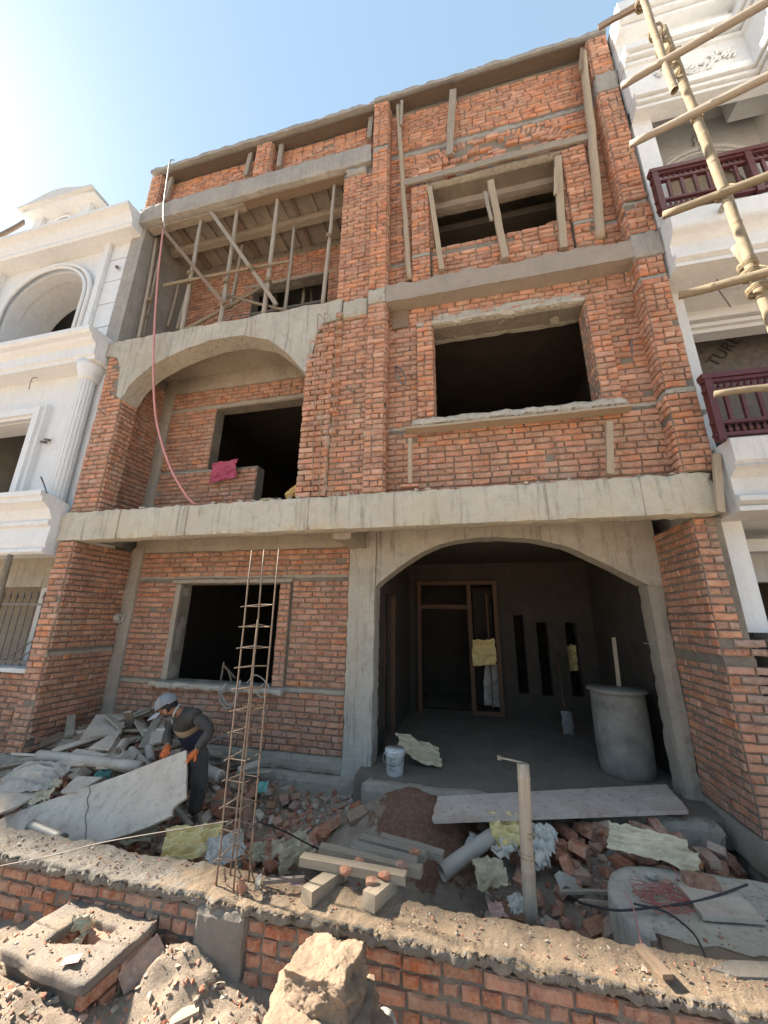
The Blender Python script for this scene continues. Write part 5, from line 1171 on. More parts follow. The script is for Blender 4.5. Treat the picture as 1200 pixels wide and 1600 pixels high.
sheet('pink_cloth', PY(352, 736, 5.50), (1, 0, .12), (.25, -.2, 1), .50, .38, 'cloth_pink', 'crumpled pink cloth hanging over the low brick wall behind the big arch', 'cloth', 3, .06, 4)
sheet('yellow_bag', PY(457, 770, 4.75), (1, 0, .7), (0, -.3, 1), .22, .14, 'sack_yellow', 'small yellowish rag on the slab edge at the right foot of the arch', 'cloth', 5, .05, 4)
sheet('slab_rag', PZ(425, 784, 3.37+.02), (1, 0, 0), (0, 1, 0), .30, .2, 'sack_cream', 'pale rag lying on the slab edge under the big arch', 'cloth', 6, .03, 4)
for k in range(26):
    x = rnd.uniform(-5.6, -1.5) if k < 16 else rnd.uniform(-1, 2.4)
    rock('slab_crumb', (x, 4.52+rnd.random()*.05, 3.37), (rnd.uniform(.02, .05), .03, rnd.uniform(.012, .03)), 'concrete', ('small', 'tiny', 'flat')[k % 3]+' mortar crumb on the slab edge, '+('under the big arch' if x < -2.4 else 'by the toothed column' if x < -1.1 else 'left of the right bay middle' if x < .6 else 'towards the right pilaster'), 'rubble', seed=k, sub=2, group='mortar crumbs on the slab edge')
# ================================================================ BAMBOO SCAFFOLD AT THE RIGHT
Ys = 3.2
_a, _b = PY(1212, 530, Ys), PY(1036, 45, Ys+.05); _a = _a+(_a-_b)*((_a.z+.55)/(_b.z-_a.z))
pole('scaffold_standard', _a, _b, .047, .038, 'bamboo', 'thick bamboo standard leaning across the balconies of the right white house', 'scaffold pole', nodes=.42, hollow=False, bend=.03, n=14)
pole('scaffold_standard', PY(1053, 142, Ys-.12), PY(996, -25, Ys-.08), .036, .033, 'bamboo', 'upper bamboo standard lashed to the thick one, hollow lower end showing', 'scaffold pole', nodes=.4, hollow=True, bend=.02, n=14)
_c, _d = PY(1214, 480, Ys+.06), PY(1150, 385, Ys+.1); _c = _c+(_c-_d)*1.2
pole('scaffold_standard', _c, _d, .042, .038, 'bamboo', 'short doubled bamboo lashed behind the thick standard, low at the right edge', 'scaffold pole', nodes=.4, n=12)
DL = Vector((-.88, .41, .238))
for i, (a, b, l, m) in enumerate((((978, 119), (1200, -12), 'upper long bamboo ledger crossing the fascia of the right white house', 'bamboo_old'), ((996, 215), (1225, 103), 'second bamboo ledger, below the plaster scroll relief', 'bamboo_old'), ((1043, 322), (1225, 256), 'bamboo ledger with a cut slanted end in front of the upper railing', 'bamboo'), ((1075, 460), (1225, 422), 'short bamboo ledger with a hollow end between the two balconies', 'bamboo'))):
    P = PY(((1050, 90), (1087, 178), (1125, 305), (1172, 435))[i][0], ((1050, 90), (1087, 178), (1125, 305), (1172, 435))[i][1], Ys-.13)
    t = (.46, .55, .42, .47)[i]; pole('scaffold_ledger', P+DL*t, P-DL*1.3, .036, .040, m, l, 'scaffold pole', nodes=.5, hollow=(i == 3), bend=.02)
pole('scaffold_ledger', PY(1116, 616, 3.5), PY(1215, 605, 3.4), .03, .032, 'bamboo', 'bamboo ledger crossing the lower maroon railing', 'scaffold pole', nodes=.5)
board('scaffold_plank', PY(935, 43, 3.3), PY(1008, 2, 3.2), .09, .03, 'wood_brown', 'reddish plank running down left from the top of the scaffold', 'plank', up=(0, 1, 0))
for i, (x, y) in enumerate(((1046, 92), (1089, 180), (1127, 303), (1172, 428), (1024, 50), (1036, 76), (1052, 112), (1168, 415), (1182, 452), (1002, 6))):
    c = PY(x, y, Ys); dv = (PY(1036, 45, Ys)-PY(1212, 530, Ys)).normalized(); a1 = dv.cross(UY).normalized(); a2 = dv.cross(a1); m = MB(); R = .050 if i in (1, 2) else .064
    for k in range(5):
        tl = (UZ*.02 if k % 2 else -UZ*.02)
        m.tube([c+a1*(R*math.cos(a*math.pi/5))+a2*(R*math.sin(a*math.pi/5))+dv*(-.03+.014*k+.012*math.sin(a*math.pi/5+k)) for a in range(11)], .0075, 5)
    if i < 4: m.tube([c+Vector((.02, -.08, 0)), c+Vector((.05, -.11, -.05)), c+Vector((.04, -.1, -.13))], .005, 4)
    tag(m.build('rope_lashing', 'rope', None, True), 'brown rope lashing on the bamboo scaffold, '+('at the uppermost ledger', 'at the second ledger', 'at the slanted cut ledger', 'at the hollow ended ledger', 'above the uppermost ledger', 'between the top lashings', 'just below the uppermost ledger', 'above the hollow ended ledger', 'below the hollow ended ledger', 'at the very top')[i], 'rope', 'rope lashings on the bamboo scaffold')
pole('antenna_rod', PY(1048, 25, 5.2), PY(1052, -20, 5.2), .03, .03, 'white_dirty', 'thin upright rod above the roof rim of the right white house', 'rod', nodes=0)
# ================================================================ INSIDE THE DOORWAY
DF = thing('door_frame', 'reddish wooden door frame with a tall side light standing in the back wall of the dark room', 'door frame', (-.35, 8.75, FL))
def pc(nm, a, b, w=.09, mt='wood_red'): board(nm, a, b, w, .08, mt, parent=DF, up=(0, 1, 0))
y = 8.72
pc('stile', (-1.22, y, FL), (-1.22, y, 2.52)); pc('stile', (-.10, y, -.08), (-.10, y, 2.52)); pc('stile', (.46, y, -.08), (.46, y, 2.52)); pc('head', (-1.27, y-.01, 2.55), (.51, y-.01, 2.55)); pc('transom', (-1.2, y, 2.02), (-.1, y, 2.02)); pc('side_sill', (-.14, y, -.10), (.50, y, -.10)); pc('inner_stile', (.28, y+.05, .0), (.28, y+.05, 2.3), .03)
boxp('inner_wall', (-.02, .42, 9.6, 9.62, -.1, 2.5), 'plaster_dark')
sheet('hanging_sack', (.16, 8.62, 1.10), (1, 0, .05), (0, -.1, 1), .46, .52, 'sack_yellow', 'yellow sack hanging on the side light of the dark door frame', 'sack', 11, .06, 3)
sheet('hanging_cloth', (.30, 8.95, .42), (1, 0, .05), (.1, -.1, 1), .34, .8, 'sack_grey', 'pale cloth hanging low behind the side light of the door frame', 'cloth', 12, .06, 3)
sheet('stored_sack', (1.95, 9.15, 1.0), (1, 0, .05), (0, -.1, 1), .26, .5, 'sack_yellow', 'dim yellow sack seen through the rightmost narrow slot', 'sack', 13, .06, 3)
SF = thing('side_door_frame', 'reddish wooden door frame in the left wall of the dark room', 'door frame', (-1.5, 6.7, FL))
for a, b in (((-1.50, 6.32, FL), (-1.50, 6.32, 2.2)), ((-1.50, 7.18, FL), (-1.50, 7.18, 2.2)), ((-1.50, 6.28, 2.2), (-1.50, 7.22, 2.2))): board('frame_post', a, b, .08, .08, 'wood_red', parent=SF, up=(1, 0, 0))
# plastic drum
dc = PZ(984, 1200, FL)+Vector((0, .14, 0)); dc = Vector((1.87, 6.24, FL))
DR = thing('drum', 'large grey plastic water drum with a rim standing inside the doorway at the right', 'drum', tuple(dc))
tp = 1.02; pr = [(.0, .30), (.02, .315), (.10, .325), (.35, .335), (.7, .335), (.92, .33), (.965, .335), (.975, .355), (1.0, .36), (1.015, .35), (1.01, .33), (.9, .315), (.3, .31), (.29, .0)]
MB().tube([dc+Vector((0, 0, z*tp)) for z, r in pr], [max(r, .002) for z, r in pr], 40, cap=False).build('body', 'drum_grey', DR, True)
MB().tube([dc+Vector((.362*math.cos(a*math.pi/18), .362*math.sin(a*math.pi/18), .99*tp)) for a in range(37)], .014, 8, cap=False).build('rim', 'drum_grey', DR, True)
board('stick', (1.93, 6.35, .5), (2.02, 6.5, 1.52), .05, .025, 'wood_pale', 'pale stick standing in the grey drum and leaning on the right column', 'stick', up=(0, 1, 0))
cord('string', [PY(1006, 1005, 5.85), PY(1028, 1008, 5.7), PY(1050, 1013, 5.6)], .004, 'print_white', 'thin pale string stretched at the right column of the doorway', 'string')
# bucket
bc = Vector((-1.10, 5.40, FL)); BK = thing('bucket', 'small white paint bucket with a dark open top on the doorway threshold', 'bucket', tuple(bc))
MB().tube([bc+Vector((0, 0, z)) for z in (0, .01, .25, .26, .285, .29, .28, .24)], [.10, .108, .125, .132, .132, .127, .12, .118], 26, cap=False).build('body', 'bucket_white', BK, True)
MB().tube([bc+Vector((0, 0, .001)), bc+Vector((0, 0, .012))], [.105, .105], 20).build('base', 'bucket_white', BK); MB().tube([bc+Vector((0, 0, .235)), bc+Vector((0, 0, .24))], [.116, .116], 20).build('paint', 'cable_black', BK)
MB().tube([bc+Vector((.133*math.cos(a), .133*math.sin(a), .235)) for a in [k*math.pi/12 for k in range(25)]], .006, 6, cap=False).build('band', 'bucket_white', BK, True)
cord('handle', [bc+Vector((-.13, 0, .25)), bc+Vector((-.15, -.05, .19)), bc+Vector((-.10, -.11, .15)), bc+Vector((0, -.14, .13)), bc+Vector((.10, -.11, .16)), bc+Vector((.13, 0, .25))], .004, 'steel', parent=BK)
m = MB()
for k in range(7):
    for j in range(rnd.randint(2, 4)):
        a = -2.0+.17*j+rnd.random()*.1; r_ = .118+.017*(.20-.025*k)/.25+.001; zz = .20-.022*k; m.add([bc+Vector((r_*math.cos(a+d*.11), r_*math.sin(a+d*.11), zz+e)) for d, e in ((0, 0), (1, 0), (1, .008), (0, .008))], [(0, 1, 2, 3)])
m.build('label_print', 'print_black', BK)
a_, b_ = Vector((-1.05, 5.75, -.02)), Vector((-.70, 6.0, -.02))
sheet('floor_sack', (-.86, 5.80, -.02), (1, .25, -.35), (-.2, .9, .5), .62, .34, 'sack_pale', 'crumpled olive sack lying on the floor behind the white bucket', 'sack', 21, .07, 3)
SH = thing('shovel', 'long handled shovel leaning against the dark back wall of the room', 'shovel', (1.55, 8.0, FL))
pole('handle', (1.50, 7.95, .25), (1.62, 8.7, 1.15), .016, .014, 'wood_red', parent=SH); rb = rough_box('blade', (1.40, 1.60, 7.80, 7.83, FL, .22), 'steel', SH, .04, .01, 5)
# coil and rope at the left window
HC = [PY(352, 1070, 5.4), PY(345, 1078, 5.38), PY(347, 1092, 5.38), PY(356, 1102, 5.38), PY(366, 1098, 5.4), PY(371, 1080, 5.42), PY(374, 1066, 5.45)]
cord('hose_coil', HC+[p+Vector((.03, -.02, .02)) for p in reversed(HC)]+[p+Vector((0, -.03, -.03)) for p in HC], .009, 'hose_grey', 'pale hose loop hanging over the ground floor window sill behind the rebar cage', 'hose')
cord('hose_coil', [PY(385, 1068, 5.5), PY(398, 1055, 5.55), PY(412, 1062, 5.5), PY(420, 1075, 5.42), PY(410, 1090, 5.38), PY(402, 1080, 5.4), PY(415, 1066, 5.5)], .009, 'hose_grey', 'second smaller hose coil at the right end of the ground floor window sill', 'hose')
for a, b in (((345, 1065), (350, 1035)), ((350, 1040), (368, 1060)), ((362, 1065), (356, 1045))): board('stored_stick', PY(*a, 6.0), PY(*b, 6.1), .03, .02, 'wood_brown', 'dim stick standing inside the ground floor window', 'stick', 'sticks inside the ground floor window', up=(0, 1, 0))
# ================================================================ YARD: DEBRIS
def at(px, py, z): return PZ(px, py, z)
# long sheet plank bridging to the threshold
flat_slab('shutter_board', [PZ(676, 1284, -.10), PZ(684, 1247, -.10), PZ(1040, 1228, -.10), PZ(1077, 1269, -.10)], .035, 'sheet_pink', 'long pinkish stained shuttering board lying across the threshold of the doorway', 'board')
# battens stacked on the low wall
bt = [((471, 1343), (634, 1373), .02, 'wood_pale', 'frontmost pale batten of the stack, lying on the two blocks'),
      ((500, 1327), (659, 1362), -.02, 'wood_pale', 'second batten of the stack, with a splintered right end'),
      ((550, 1322), (652, 1349), .00, 'wood_grey', 'third batten of the stack, short and grey'),
      ((563, 1312), (666, 1337), -.04, 'wood_grey', 'fourth batten of the stack, second from the back'),
      ((595, 1309), (692, 1337), -.06, 'wood_grey', 'rearmost batten of the stack')]
for a, b, z, mt, l in bt: board('batten', at(*a, z), at(*b, z-.02), .075, .055, mt, l, 'batten', warp=.006)
board('timber_block', at(478, 1402, -.04), at(530, 1365, -.06), .10, .085, 'wood_pale', 'left squared timber block under the batten stack on the wall top', 'timber'); board('timber_block', at(575, 1410, -.03), at(612, 1380, -.06), .10, .09, 'wood_pale', 'right squared timber block under the batten stack, its end split', 'timber')
loose_brick(at(580, 1377, .02), .2, .1, .4, 'brick_fore', 'small red lump on the right timber block', s=(.07, .05, .035))
for k, (x, y) in enumerate(((560, 1348), (628, 1352), (648, 1330), (540, 1360), (600, 1368))): rock('mortar_lump', at(x, y, .02), (.05, .035, .03), 'brick_low', 'brown clod of mortar lying on the stacked battens', 'clod', seed=40+k, sub=2, group='clods on the stacked battens')
# hammer
HM = thing('hammer', 'steel hammer with a dark handle lying on the wall top beside the rebar cage', 'hammer', tuple(at(440, 1378, -.05)))
board('handle', at(412, 1377, -.035), at(476, 1374, -.03), .028, .022, 'iron_grey', parent=HM); board('head', at(405, 1370, -.025), at(402, 1387, -.025), .035, .035, 'steel', parent=HM)
obj('wrapper', [(-.04, -.025, 0), (.04, -.02, .003), (.035, .025, .0), (-.035, .02, .006)], [(0, 1, 2, 3)], 'card_red', mw=Matrix.Translation(at(463, 1381, -.05))); tag(bpy.data.objects['wrapper'], 'small red wrapper beside the hammer handle', 'wrapper')
# pipes
pole('stand_pipe', PY(831, 1452, 3.32), PY(817, 1193, 3.32), .046, .043, 'bamboo_old', 'upright grey bamboo pole standing behind the low wall in front of the doorway', 'pole', nodes=.55, bend=.01)
for z in (1298, 1305, 1331, 1338): 
    c = PY(823.5, z, 3.32); MB().tube([c+Vector((.05*math.cos(a*math.pi/6), .05*math.sin(a*math.pi/6), .004*math.sin(a))) for a in range(13)], .006, 5).build('pole_binding', 'rope', bpy.data.objects['stand_pipe'], True)
pole('rod', PY(818, 1192, 3.32), PY(781, 1184, 3.25), .007, .007, 'steel', 'thin bright rod sticking out to the left from the top of the upright pole', 'rod', bend=.002)
MB().obb(PY(780, 1184, 3.25), UX, UY, UZ, .014, .014, .012).build('rod_head', 'iron_grey', bpy.data.objects['rod'])
pole('pipe', at(690, 1364, -.38), at(772, 1304, -.22), .065, .065, 'pipe_grey', 'thick grey pipe lying tilted on the dark soil left of the upright pole', 'pipe', bend=0, hollow=True, n=20)
pole('pipe', at(836, 1352, -.30), at(848, 1334, -.25), .045, .045, 'plastic_white', 'short white plastic pipe end right of the upright pole', 'pipe', bend=0, hollow=True, n=16)
pole('pipe', at(48, 1290, -.10), at(98, 1312, -.12), .045, .045, 'steel', 'short bare metal tube behind the low wall near the left edge', 'pipe', bend=0, hollow=True, n=16)
board('lath', at(875, 1394, -.35), at(960, 1396, -.35), .035, .02, 'wood_grey', 'thin grey lath lying in the rubble left of the tank cover', 'batten'); board('lath', at(905, 1406, -.35), at(965, 1412, -.3), .02, .02, 'wood_pale', 'thin pale stick below the grey lath near the tank cover', 'stick')
pole('rod', at(768, 1405, -.4), at(760, 1395, -.3), .008, .008, 'wood_pale', 'short pale stick stuck in the dark soil behind the wall', 'stick')
# sacks
for nm, (x, y, z), r, sx, sy, mt, l, cat, sd, h, n in (
    ('yellow_sack', (795, 1305, -.22), .2, .36, .30, 'sack_yellow', 'bright yellow sack draped under the shuttering board beside the upright pole', 'sack', 31, .10, 26),
    ('cream_sack', (1015, 1326, -.12), -.25, .62, .26, 'sack_cream', 'cream woven sack spread from the brick heap over the tank cover edge', 'sack', 32, .07, 28),
    ('pale_sack', (765, 1368, -.35), .3, .26, .22, 'sack_pale', 'small crumpled pale green sack on the dark soil behind the wall', 'sack', 33, .08, 24),
    ('green_rag', (455, 1335, -.30), .9, .34, .26, 'sack_pale', 'crumpled pale green rag right of the rebar cage', 'cloth', 34, .09, 26),
    ('green_rag', (400, 1336, -.30), .3, .14, .14, 'sack_pale', 'small pale green scrap just right of the cage foot', 'cloth', 35, .06, 20),
    ('yellow_sack', (298, 1322, -.22), .6, .46, .26, 'sack_yellow', 'yellow shredded sack behind the wall top in front of the worker', 'sack', 36, .08, 30),
    ('yellow_sack', (212, 1304, -.22), .3, .40, .20, 'sack_pale', 'dull yellow straw coloured sack under the held panel', 'sack', 37, .07, 28),
    ('plastic_sheet', (350, 1332, -.25), .8, .30, .24, 'plastic_white', 'grey white plastic sheet behind the cage foot', 'plastic', 38, .08, 26),
    ('plastic_sheet', (845, 1325, -.26), -.6, .26, .34, 'plastic_white', 'pale blue grey plastic bag right of the upright pole', 'plastic', 39, .10, 26),
    ('plastic_sheet', (790, 1330, -.28), -1.0, .2, .2, 'plastic_white', 'pale plastic scrap under the bright yellow sack', 'plastic', 40, .07, 22),
    ('plastic_sheet', (745, 1318, -.3), -.4, .16, .13, 'plastic_white', 'small white plastic scrap left of the bright yellow sack', 'plastic', 41, .05, 18),
    ('plastic_scrap', (807, 1417, -.45), .4, .13, .12, 'plastic_white', 'tiny pale plastic scrap on the soil behind the wall, left of the pole foot', 'plastic', 42, .05, 16),
    ('foil_scrap', (775, 1424, -.45), .4, .13, .10, 'card_red', 'red and white foil scrap on the soil behind the wall', 'wrapper', 43, .03, 16)):
    X, Y = lie(r); sheet(nm, at(x, y, z), X, Y+Vector((0, 0, .55)), sx, sy, mt, l, cat, sd, h, 4.5, n, ragged=.10)
sheet('chamber_sack', PZ(126, 1457, -.34), (1, .2, 0), (0, .35, 1), .13, .19, 'sack_pale', 'pale crumpled sack scrap in the hole of the inspection chamber', 'sack', 45, .05, 3.5, 20)
# grey lumpy cement sack and bits on the left pile
sheet('cement_sack', at(52, 1225, -.02), (.95, .3, .1), (-.3, .8, .45), .62, .34, 'sack_grey', 'grey lumpy cement sack lying on the debris at the left edge', 'sack', 50, .10, 3.5, 30, drop=lambda u, v: .12*max(0, 1-(2*u)**2)*max(0, 1-(2*v)**2))
sheet('pale_scrap', at(72, 1240, -.05), (.8, .3, .1), (-.3, .8, .5), .18, .26, 'sack_cream', 'cream rag tail beside the grey cement sack', 'cloth', 51, .06, 4, 20)
sheet('teal_plastic', at(164, 1210, .02), (.9, .2, .1), (-.3, .8, .5), .18, .13, 'plastic_teal', 'small teal plastic piece on the debris pile above the held panel', 'plastic', 52, .05, 3, 16); sheet('teal_plastic', at(411, 1233, -.20), (.9, .2, .1), (-.3, .8, .5), .12, .12, 'plastic_teal', 'small pale teal plastic piece on the brick heap right of the rebar cage', 'plastic', 53, .05, 3, 16)
def pile_z(x, y): return gz(x, y)+.01
DG = 'broken boards of the debris pile in the left corner'
named = [((60, 1180), (222, 1198), .17, 'pipe', .055, 'long grey pipe lying across the middle of the debris pile', .16),
         ((185, 1175), (195, 1160), .28, 'pipe', .05, 'short hollow pipe end on top of the debris pile', .3),
         ((205, 1172), (232, 1200), .16, 'pipe', .045, 'short grey pipe pointing down behind the held panel', .12),
         ((233, 1168), (235, 1190), .16, 'pipe', .05, 'stubby pipe beside the worker\'s near glove', .12),
         ((322, 1203), (345, 1213), .02, 'pipe', .06, 'white hollow pipe end right of the worker\'s knee', 0)]
for a, b, z, nm, r, l, z2 in named: pole(nm, at(*a, z), at(*b, z2), r, r, 'pipe_grey' if 'white' not in l else 'plastic_white', l, 'pipe', bend=0, hollow=True, n=16)
plates = [([(85, 1195), (120, 1171), (170, 1180), (128, 1196)], .14, 'dark flat plate on the long grey pipe'),
          ([(125, 1155), (150, 1118), (200, 1115), (190, 1145)], .26, 'wide grey board leaning at the top left of the debris pile'),
          ([(140, 1168), (175, 1145), (190, 1140), (170, 1172)], .24, 'small board under the wide grey one at the top of the pile'),
          ([(232, 1165), (240, 1128), (258, 1130), (252, 1160)], .20, 'upright board behind the worker\'s cap'),
          ([(0, 1272), (0, 1238), (62, 1240), (25, 1262)], -.10, 'bluish flat sheet at the left edge of the debris'),
          ([(0, 1218), (55, 1190), (90, 1192), (30, 1222)], .02, 'grey plank sheet at the left edge above the bluish one'),
          ([(95, 1238), (120, 1214), (160, 1216), (118, 1240)], .02, 'grey plate between the cement sack and the held panel'),
          ([(150, 1200), (170, 1170), (215, 1178), (200, 1200)], .13, 'pale board under the top of the debris pile')]
for q, z, l in plates:
    flat_slab('board_piece', [at(x, y, z+(.06 if i in (1, 2) else 0)) for i, (x, y) in enumerate(q)], .022, 'sheet_grey', l, 'board')
for a, b, w, z0, z1, l in (((222, 1170), (248, 1118), .10, .12, .36, 'narrow board standing up left of the worker\'s cap'), ((326, 1160), (354, 1148), .05, -.02, .20, 'batten leaning on the debris right of the worker'), ((150, 1200), (205, 1192), .05, .10, .12, 'thin lath under the pipe'),
        ((200, 1112), (204, 1130), .09, .5, .30, 'short board standing straight up on the top of the debris pile'), ((167, 1117), (190, 1138), .07, .38, .32, 'short batten at the crest of the debris pile'), ((112, 1118), (108, 1150), .10, .28, .10, 'dark offcut beside the left brick wall behind the pile'), ((265, 1250), (298, 1290), .05, -.2, -.3, 'batten under the held panel beside the worker\'s boot')):
    board('offcut', at(*a, z0), at(*b, z1), w, .03, 'wood_grey', l, 'board', chip=.3)
r_ = random.Random(11)
def whereabouts(x, y, x0, x1, y0, y1):
    u, v = (x-x0)/(x1-x0), (y-y0)/(y1-y0)
    return ('left' if u < .25 else 'mid left' if u < .5 else 'mid right' if u < .75 else 'right')+(' front' if v < .35 else ' middle' if v < .7 else ' back')
def scatter_boards(n, xr, yr, zf, ls, ws, mats, label, group, tilt=.35, lift=.16, cat='board'):
    for k in range(n):
        x, y = r_.uniform(*xr), r_.uniform(*yr); a = r_.uniform(-.6, .9) if r_.random() < .7 else r_.uniform(0, 3.1); l = r_.uniform(*ls); d = Vector((math.cos(a), math.sin(a), r_.uniform(-tilt, tilt)))*l/2
        c = Vector((x, y, zf(x, y)+.02+r_.random()*lift)); board('broken_board', c-d, c+d, r_.uniform(*ws), r_.uniform(.015, .035), r_.choice(mats), ('short ' if l < .3 else 'long ' if l > .55 else '')+label+', '+whereabouts(x, y, *xr, *yr), cat, group, roll=r_.uniform(-.5, .5), chip=.5)
scatter_boards(52, (-6.0, -3.7), (4.3, 5.35), pile_z, (.25, .8), (.06, .22), ['sheet_grey', 'wood_grey', 'sheet_grey', 'wood_brown'], 'broken board in the debris pile by the left wall', DG)
scatter_boards(22, (-5.9, -3.9), (3.5, 4.4), pile_z, (.2, .55), (.06, .2), ['sheet_grey', 'wood_grey'], 'broken board in the debris pile by the left wall', DG, .2, .08)
scatter_boards(12, (-3.2, -2.0), (3.6, 4.6), gz, (.12, .35), (.03, .1), ['sheet_grey', 'wood_grey', 'wood_brown'], 'board scrap between the worker and the rebar cage', 'board scraps near the cage', .2, .06)
scatter_boards(14, (-3.7, -3.0), (4.9, 5.4), pile_z, (.2, .5), (.04, .12), ['sheet_grey', 'wood_grey', 'wood_brown'], 'broken board behind the worker', 'board bits behind the worker', .4, .22)
# bricks in the rubble
def brickpile(n, xr, yr, zf, label, group, mats, lift=.12):
    for k in range(n):
        x, y = r_.uniform(*xr), r_.uniform(*yr); s = r_.choice([(.228, .108, .072), (.15, .105, .07), (.11, .10, .07), (.2, .1, .07), (.08, .07, .05)])
        mt = r_.choice(mats); w = ('whole ' if s[0] > .19 else 'half ' if s[0] > .1 else 'small ')+{'brick_fore': 'orange ', 'brick_low': 'dull red ', 'brick_grey': 'greyish '}[mt]
        loose_brick((x, y, zf(x, y)+.03+r_.random()*lift), r_.uniform(-.6, .6), r_.uniform(-.5, .5), r_.uniform(0, 3.14), mt, w+label+', '+whereabouts(x, y, *xr, *yr), group, s)
bm_ = ['brick_fore', 'brick_low', 'brick_low', 'brick_grey']
brickpile(46, (1.05, 2.35), (4.45, 5.0), lambda x, y: gz(x, y)-.02, 'brick in the heap by the right wall', 'bricks heaped by the right wall', bm_, .14)
brickpile(44, (.25, 1.5), (3.9, 4.8), gz, 'brick between pole and tank cover', 'bricks between pole and tank cover', bm_, .08)
brickpile(22, (-3.2, -2.2), (4.5, 5.2), gz, 'brick in the heap behind the rebar cage', 'bricks behind the rebar cage', bm_, .14)
brickpile(34, (-2.9, -1.5), (3.4, 4.5), gz, 'brick on the ground right of the rebar cage', 'bricks right of the rebar cage', ['brick_fore', 'brick_low'], .05)
brickpile(26, (.15, .95), (3.25, 3.9), gz, 'brick in the hollow by the pole foot', 'bricks by the pole foot', bm_, .05)
brickpile(26, (-1.6, .3), (3.3, 4.1), gz, 'brick in the soil behind the batten stack', 'bricks in the soil', ['brick_fore', 'brick_low'], .0)
loose_brick(at(850, 1443, -.3) if False else at(558, 1276, -.28), .3, -.3, .6, 'tan_stone', 'pale broken block on the slope of the earth heap', s=(.2, .13, .1))
loose_brick(at(890, 1383, -.38), .6, .5, .6, 'concrete', 'pale grey block beside the upright pole'); loose_brick(at(1120, 1335, -.3), .2, .8, 1.2, 'brick_grey', 'grey brick standing beside the right wall plinth', s=(.23, .14, .08))
for k, (a, b) in enumerate((((880, 1275), (935, 1300)), ((1045, 1300), (1015, 1275)))): board('offcut', at(*a, -.3), at(*b, -.2), .07, .05, 'wood_brown', ('brown offcut on the brick heap, left one', 'brown offcut on the brick heap, right one')[k], 'board')
loose_brick(at(905, 1325, -.25), .2, .3, 1.2, 'brick_fore', 'large red brick on top of the heap left of the cream sack', s=(.23, .15, .08)); loose_brick(at(945, 1300, -.22), -.3, .3, -.5, 'brick_low', 'brownish brick bat above the cream sack', s=(.2, .13, .08)); loose_brick(at(885, 1351, -.3), 1.2, .1, 1.3, 'brick_fore', 'red brick standing on edge between the upright pole and the cream sack', s=(.16, .11, .07))
# fine rubble: nobody could count it
def rubble(name, label, n, xr, yr, zf, sr, seed, cond=None):
    r = random.Random(seed); vs = []; fs = []
    base = [Vector(v).normalized() for v in ((0, 0, 1), (.9, 0, .3), (.3, .85, .3), (-.75, .5, .3), (-.7, -.55, .3), (.3, -.85, .3), (0, 0, -1))]
    bf = [(0, 1, 2), (0, 2, 3), (0, 3, 4), (0, 4, 5), (0, 5, 1), (6, 2, 1), (6, 3, 2), (6, 4, 3), (6, 5, 4), (6, 1, 5)]
    for k in range(n):
        x, y = r.uniform(*xr), r.uniform(*yr)
        if cond and r.random() > cond(x, y): continue
        s = sr[0]+(sr[1]-sr[0])*r.random()**3.2; R = Matrix.Rotation(r.random()*6, 3, 'Z') @ Matrix.Rotation(r.random()*6, 3, 'X'); a, b, c = s*r.uniform(.7, 1.4), s*r.uniform(.5, 1), s*r.uniform(.35, .9)
        o = Vector((x, y, zf(x, y)+c*.3)); q = len(vs)
        for p in base: p = p*r.uniform(.75, 1.2); vs.append(o+R @ Vector((p.x*a, p.y*b, p.z*c)))
        fs += [tuple(i+q for i in f) for f in bf]
    return tag(obj(name, vs, fs, 'rubble'), label, 'rubble', kind='stuff')
rubble('yard_rubble', 'fine stone and brick rubble strewn over the yard', 15000, (-6.2, 2.6), (3.1, 5.5), gz, (.008, .075), 1, lambda x, y: .55+.45*noise.noise(Vector((x*1.5, y*1.5, 0)))-(.75 if (x+.7)**2/1.5+(y-4.5)**2/.7 < .6 else 0))
rubble('street_rubble', 'crumbs of mortar and grit on the sandy foreground', 6500, (-4.2, 1.5), (1.5, 2.75), gz, (.004, .028), 2)
rubble('wall_crumbs', 'crumbs of mortar lying on top of the low wall', 1500, (-4.6, 2.4), (2.83, 3.05), lambda x, y: TW+.006, (.003, .014), 3)
rubble('pile_rubble', 'grey chips among the debris pile boards', 2200, (-6.1, -3.2), (3.4, 5.4), pile_z, (.01, .07), 4)
def inq(x, y, q):
    s = [(q[(i+1) % 4].x-q[i].x)*(y-q[i].y)-(q[(i+1) % 4].y-q[i].y)*(x-q[i].x) for i in range(4)]; return all(v > 0 for v in s) or all(v < 0 for v in s)
rubble('chamber_crumbs', 'grit on the rim of the inspection chamber', 500, (-3.4, -2.0), (2.2, 2.8), lambda x, y: zm+.004, (.003, .014), 5, lambda x, y: 1.0 if inq(x, y, [A, B, C_, D_]) and not inq(x, y, [hA, hB, hC, hD]) else -1)
rubble('tank_crumbs', 'grit on the tank cover', 450, (1.08, 2.6), (3.38, 4.08), lambda x, y: -.198, (.003, .02), 6)
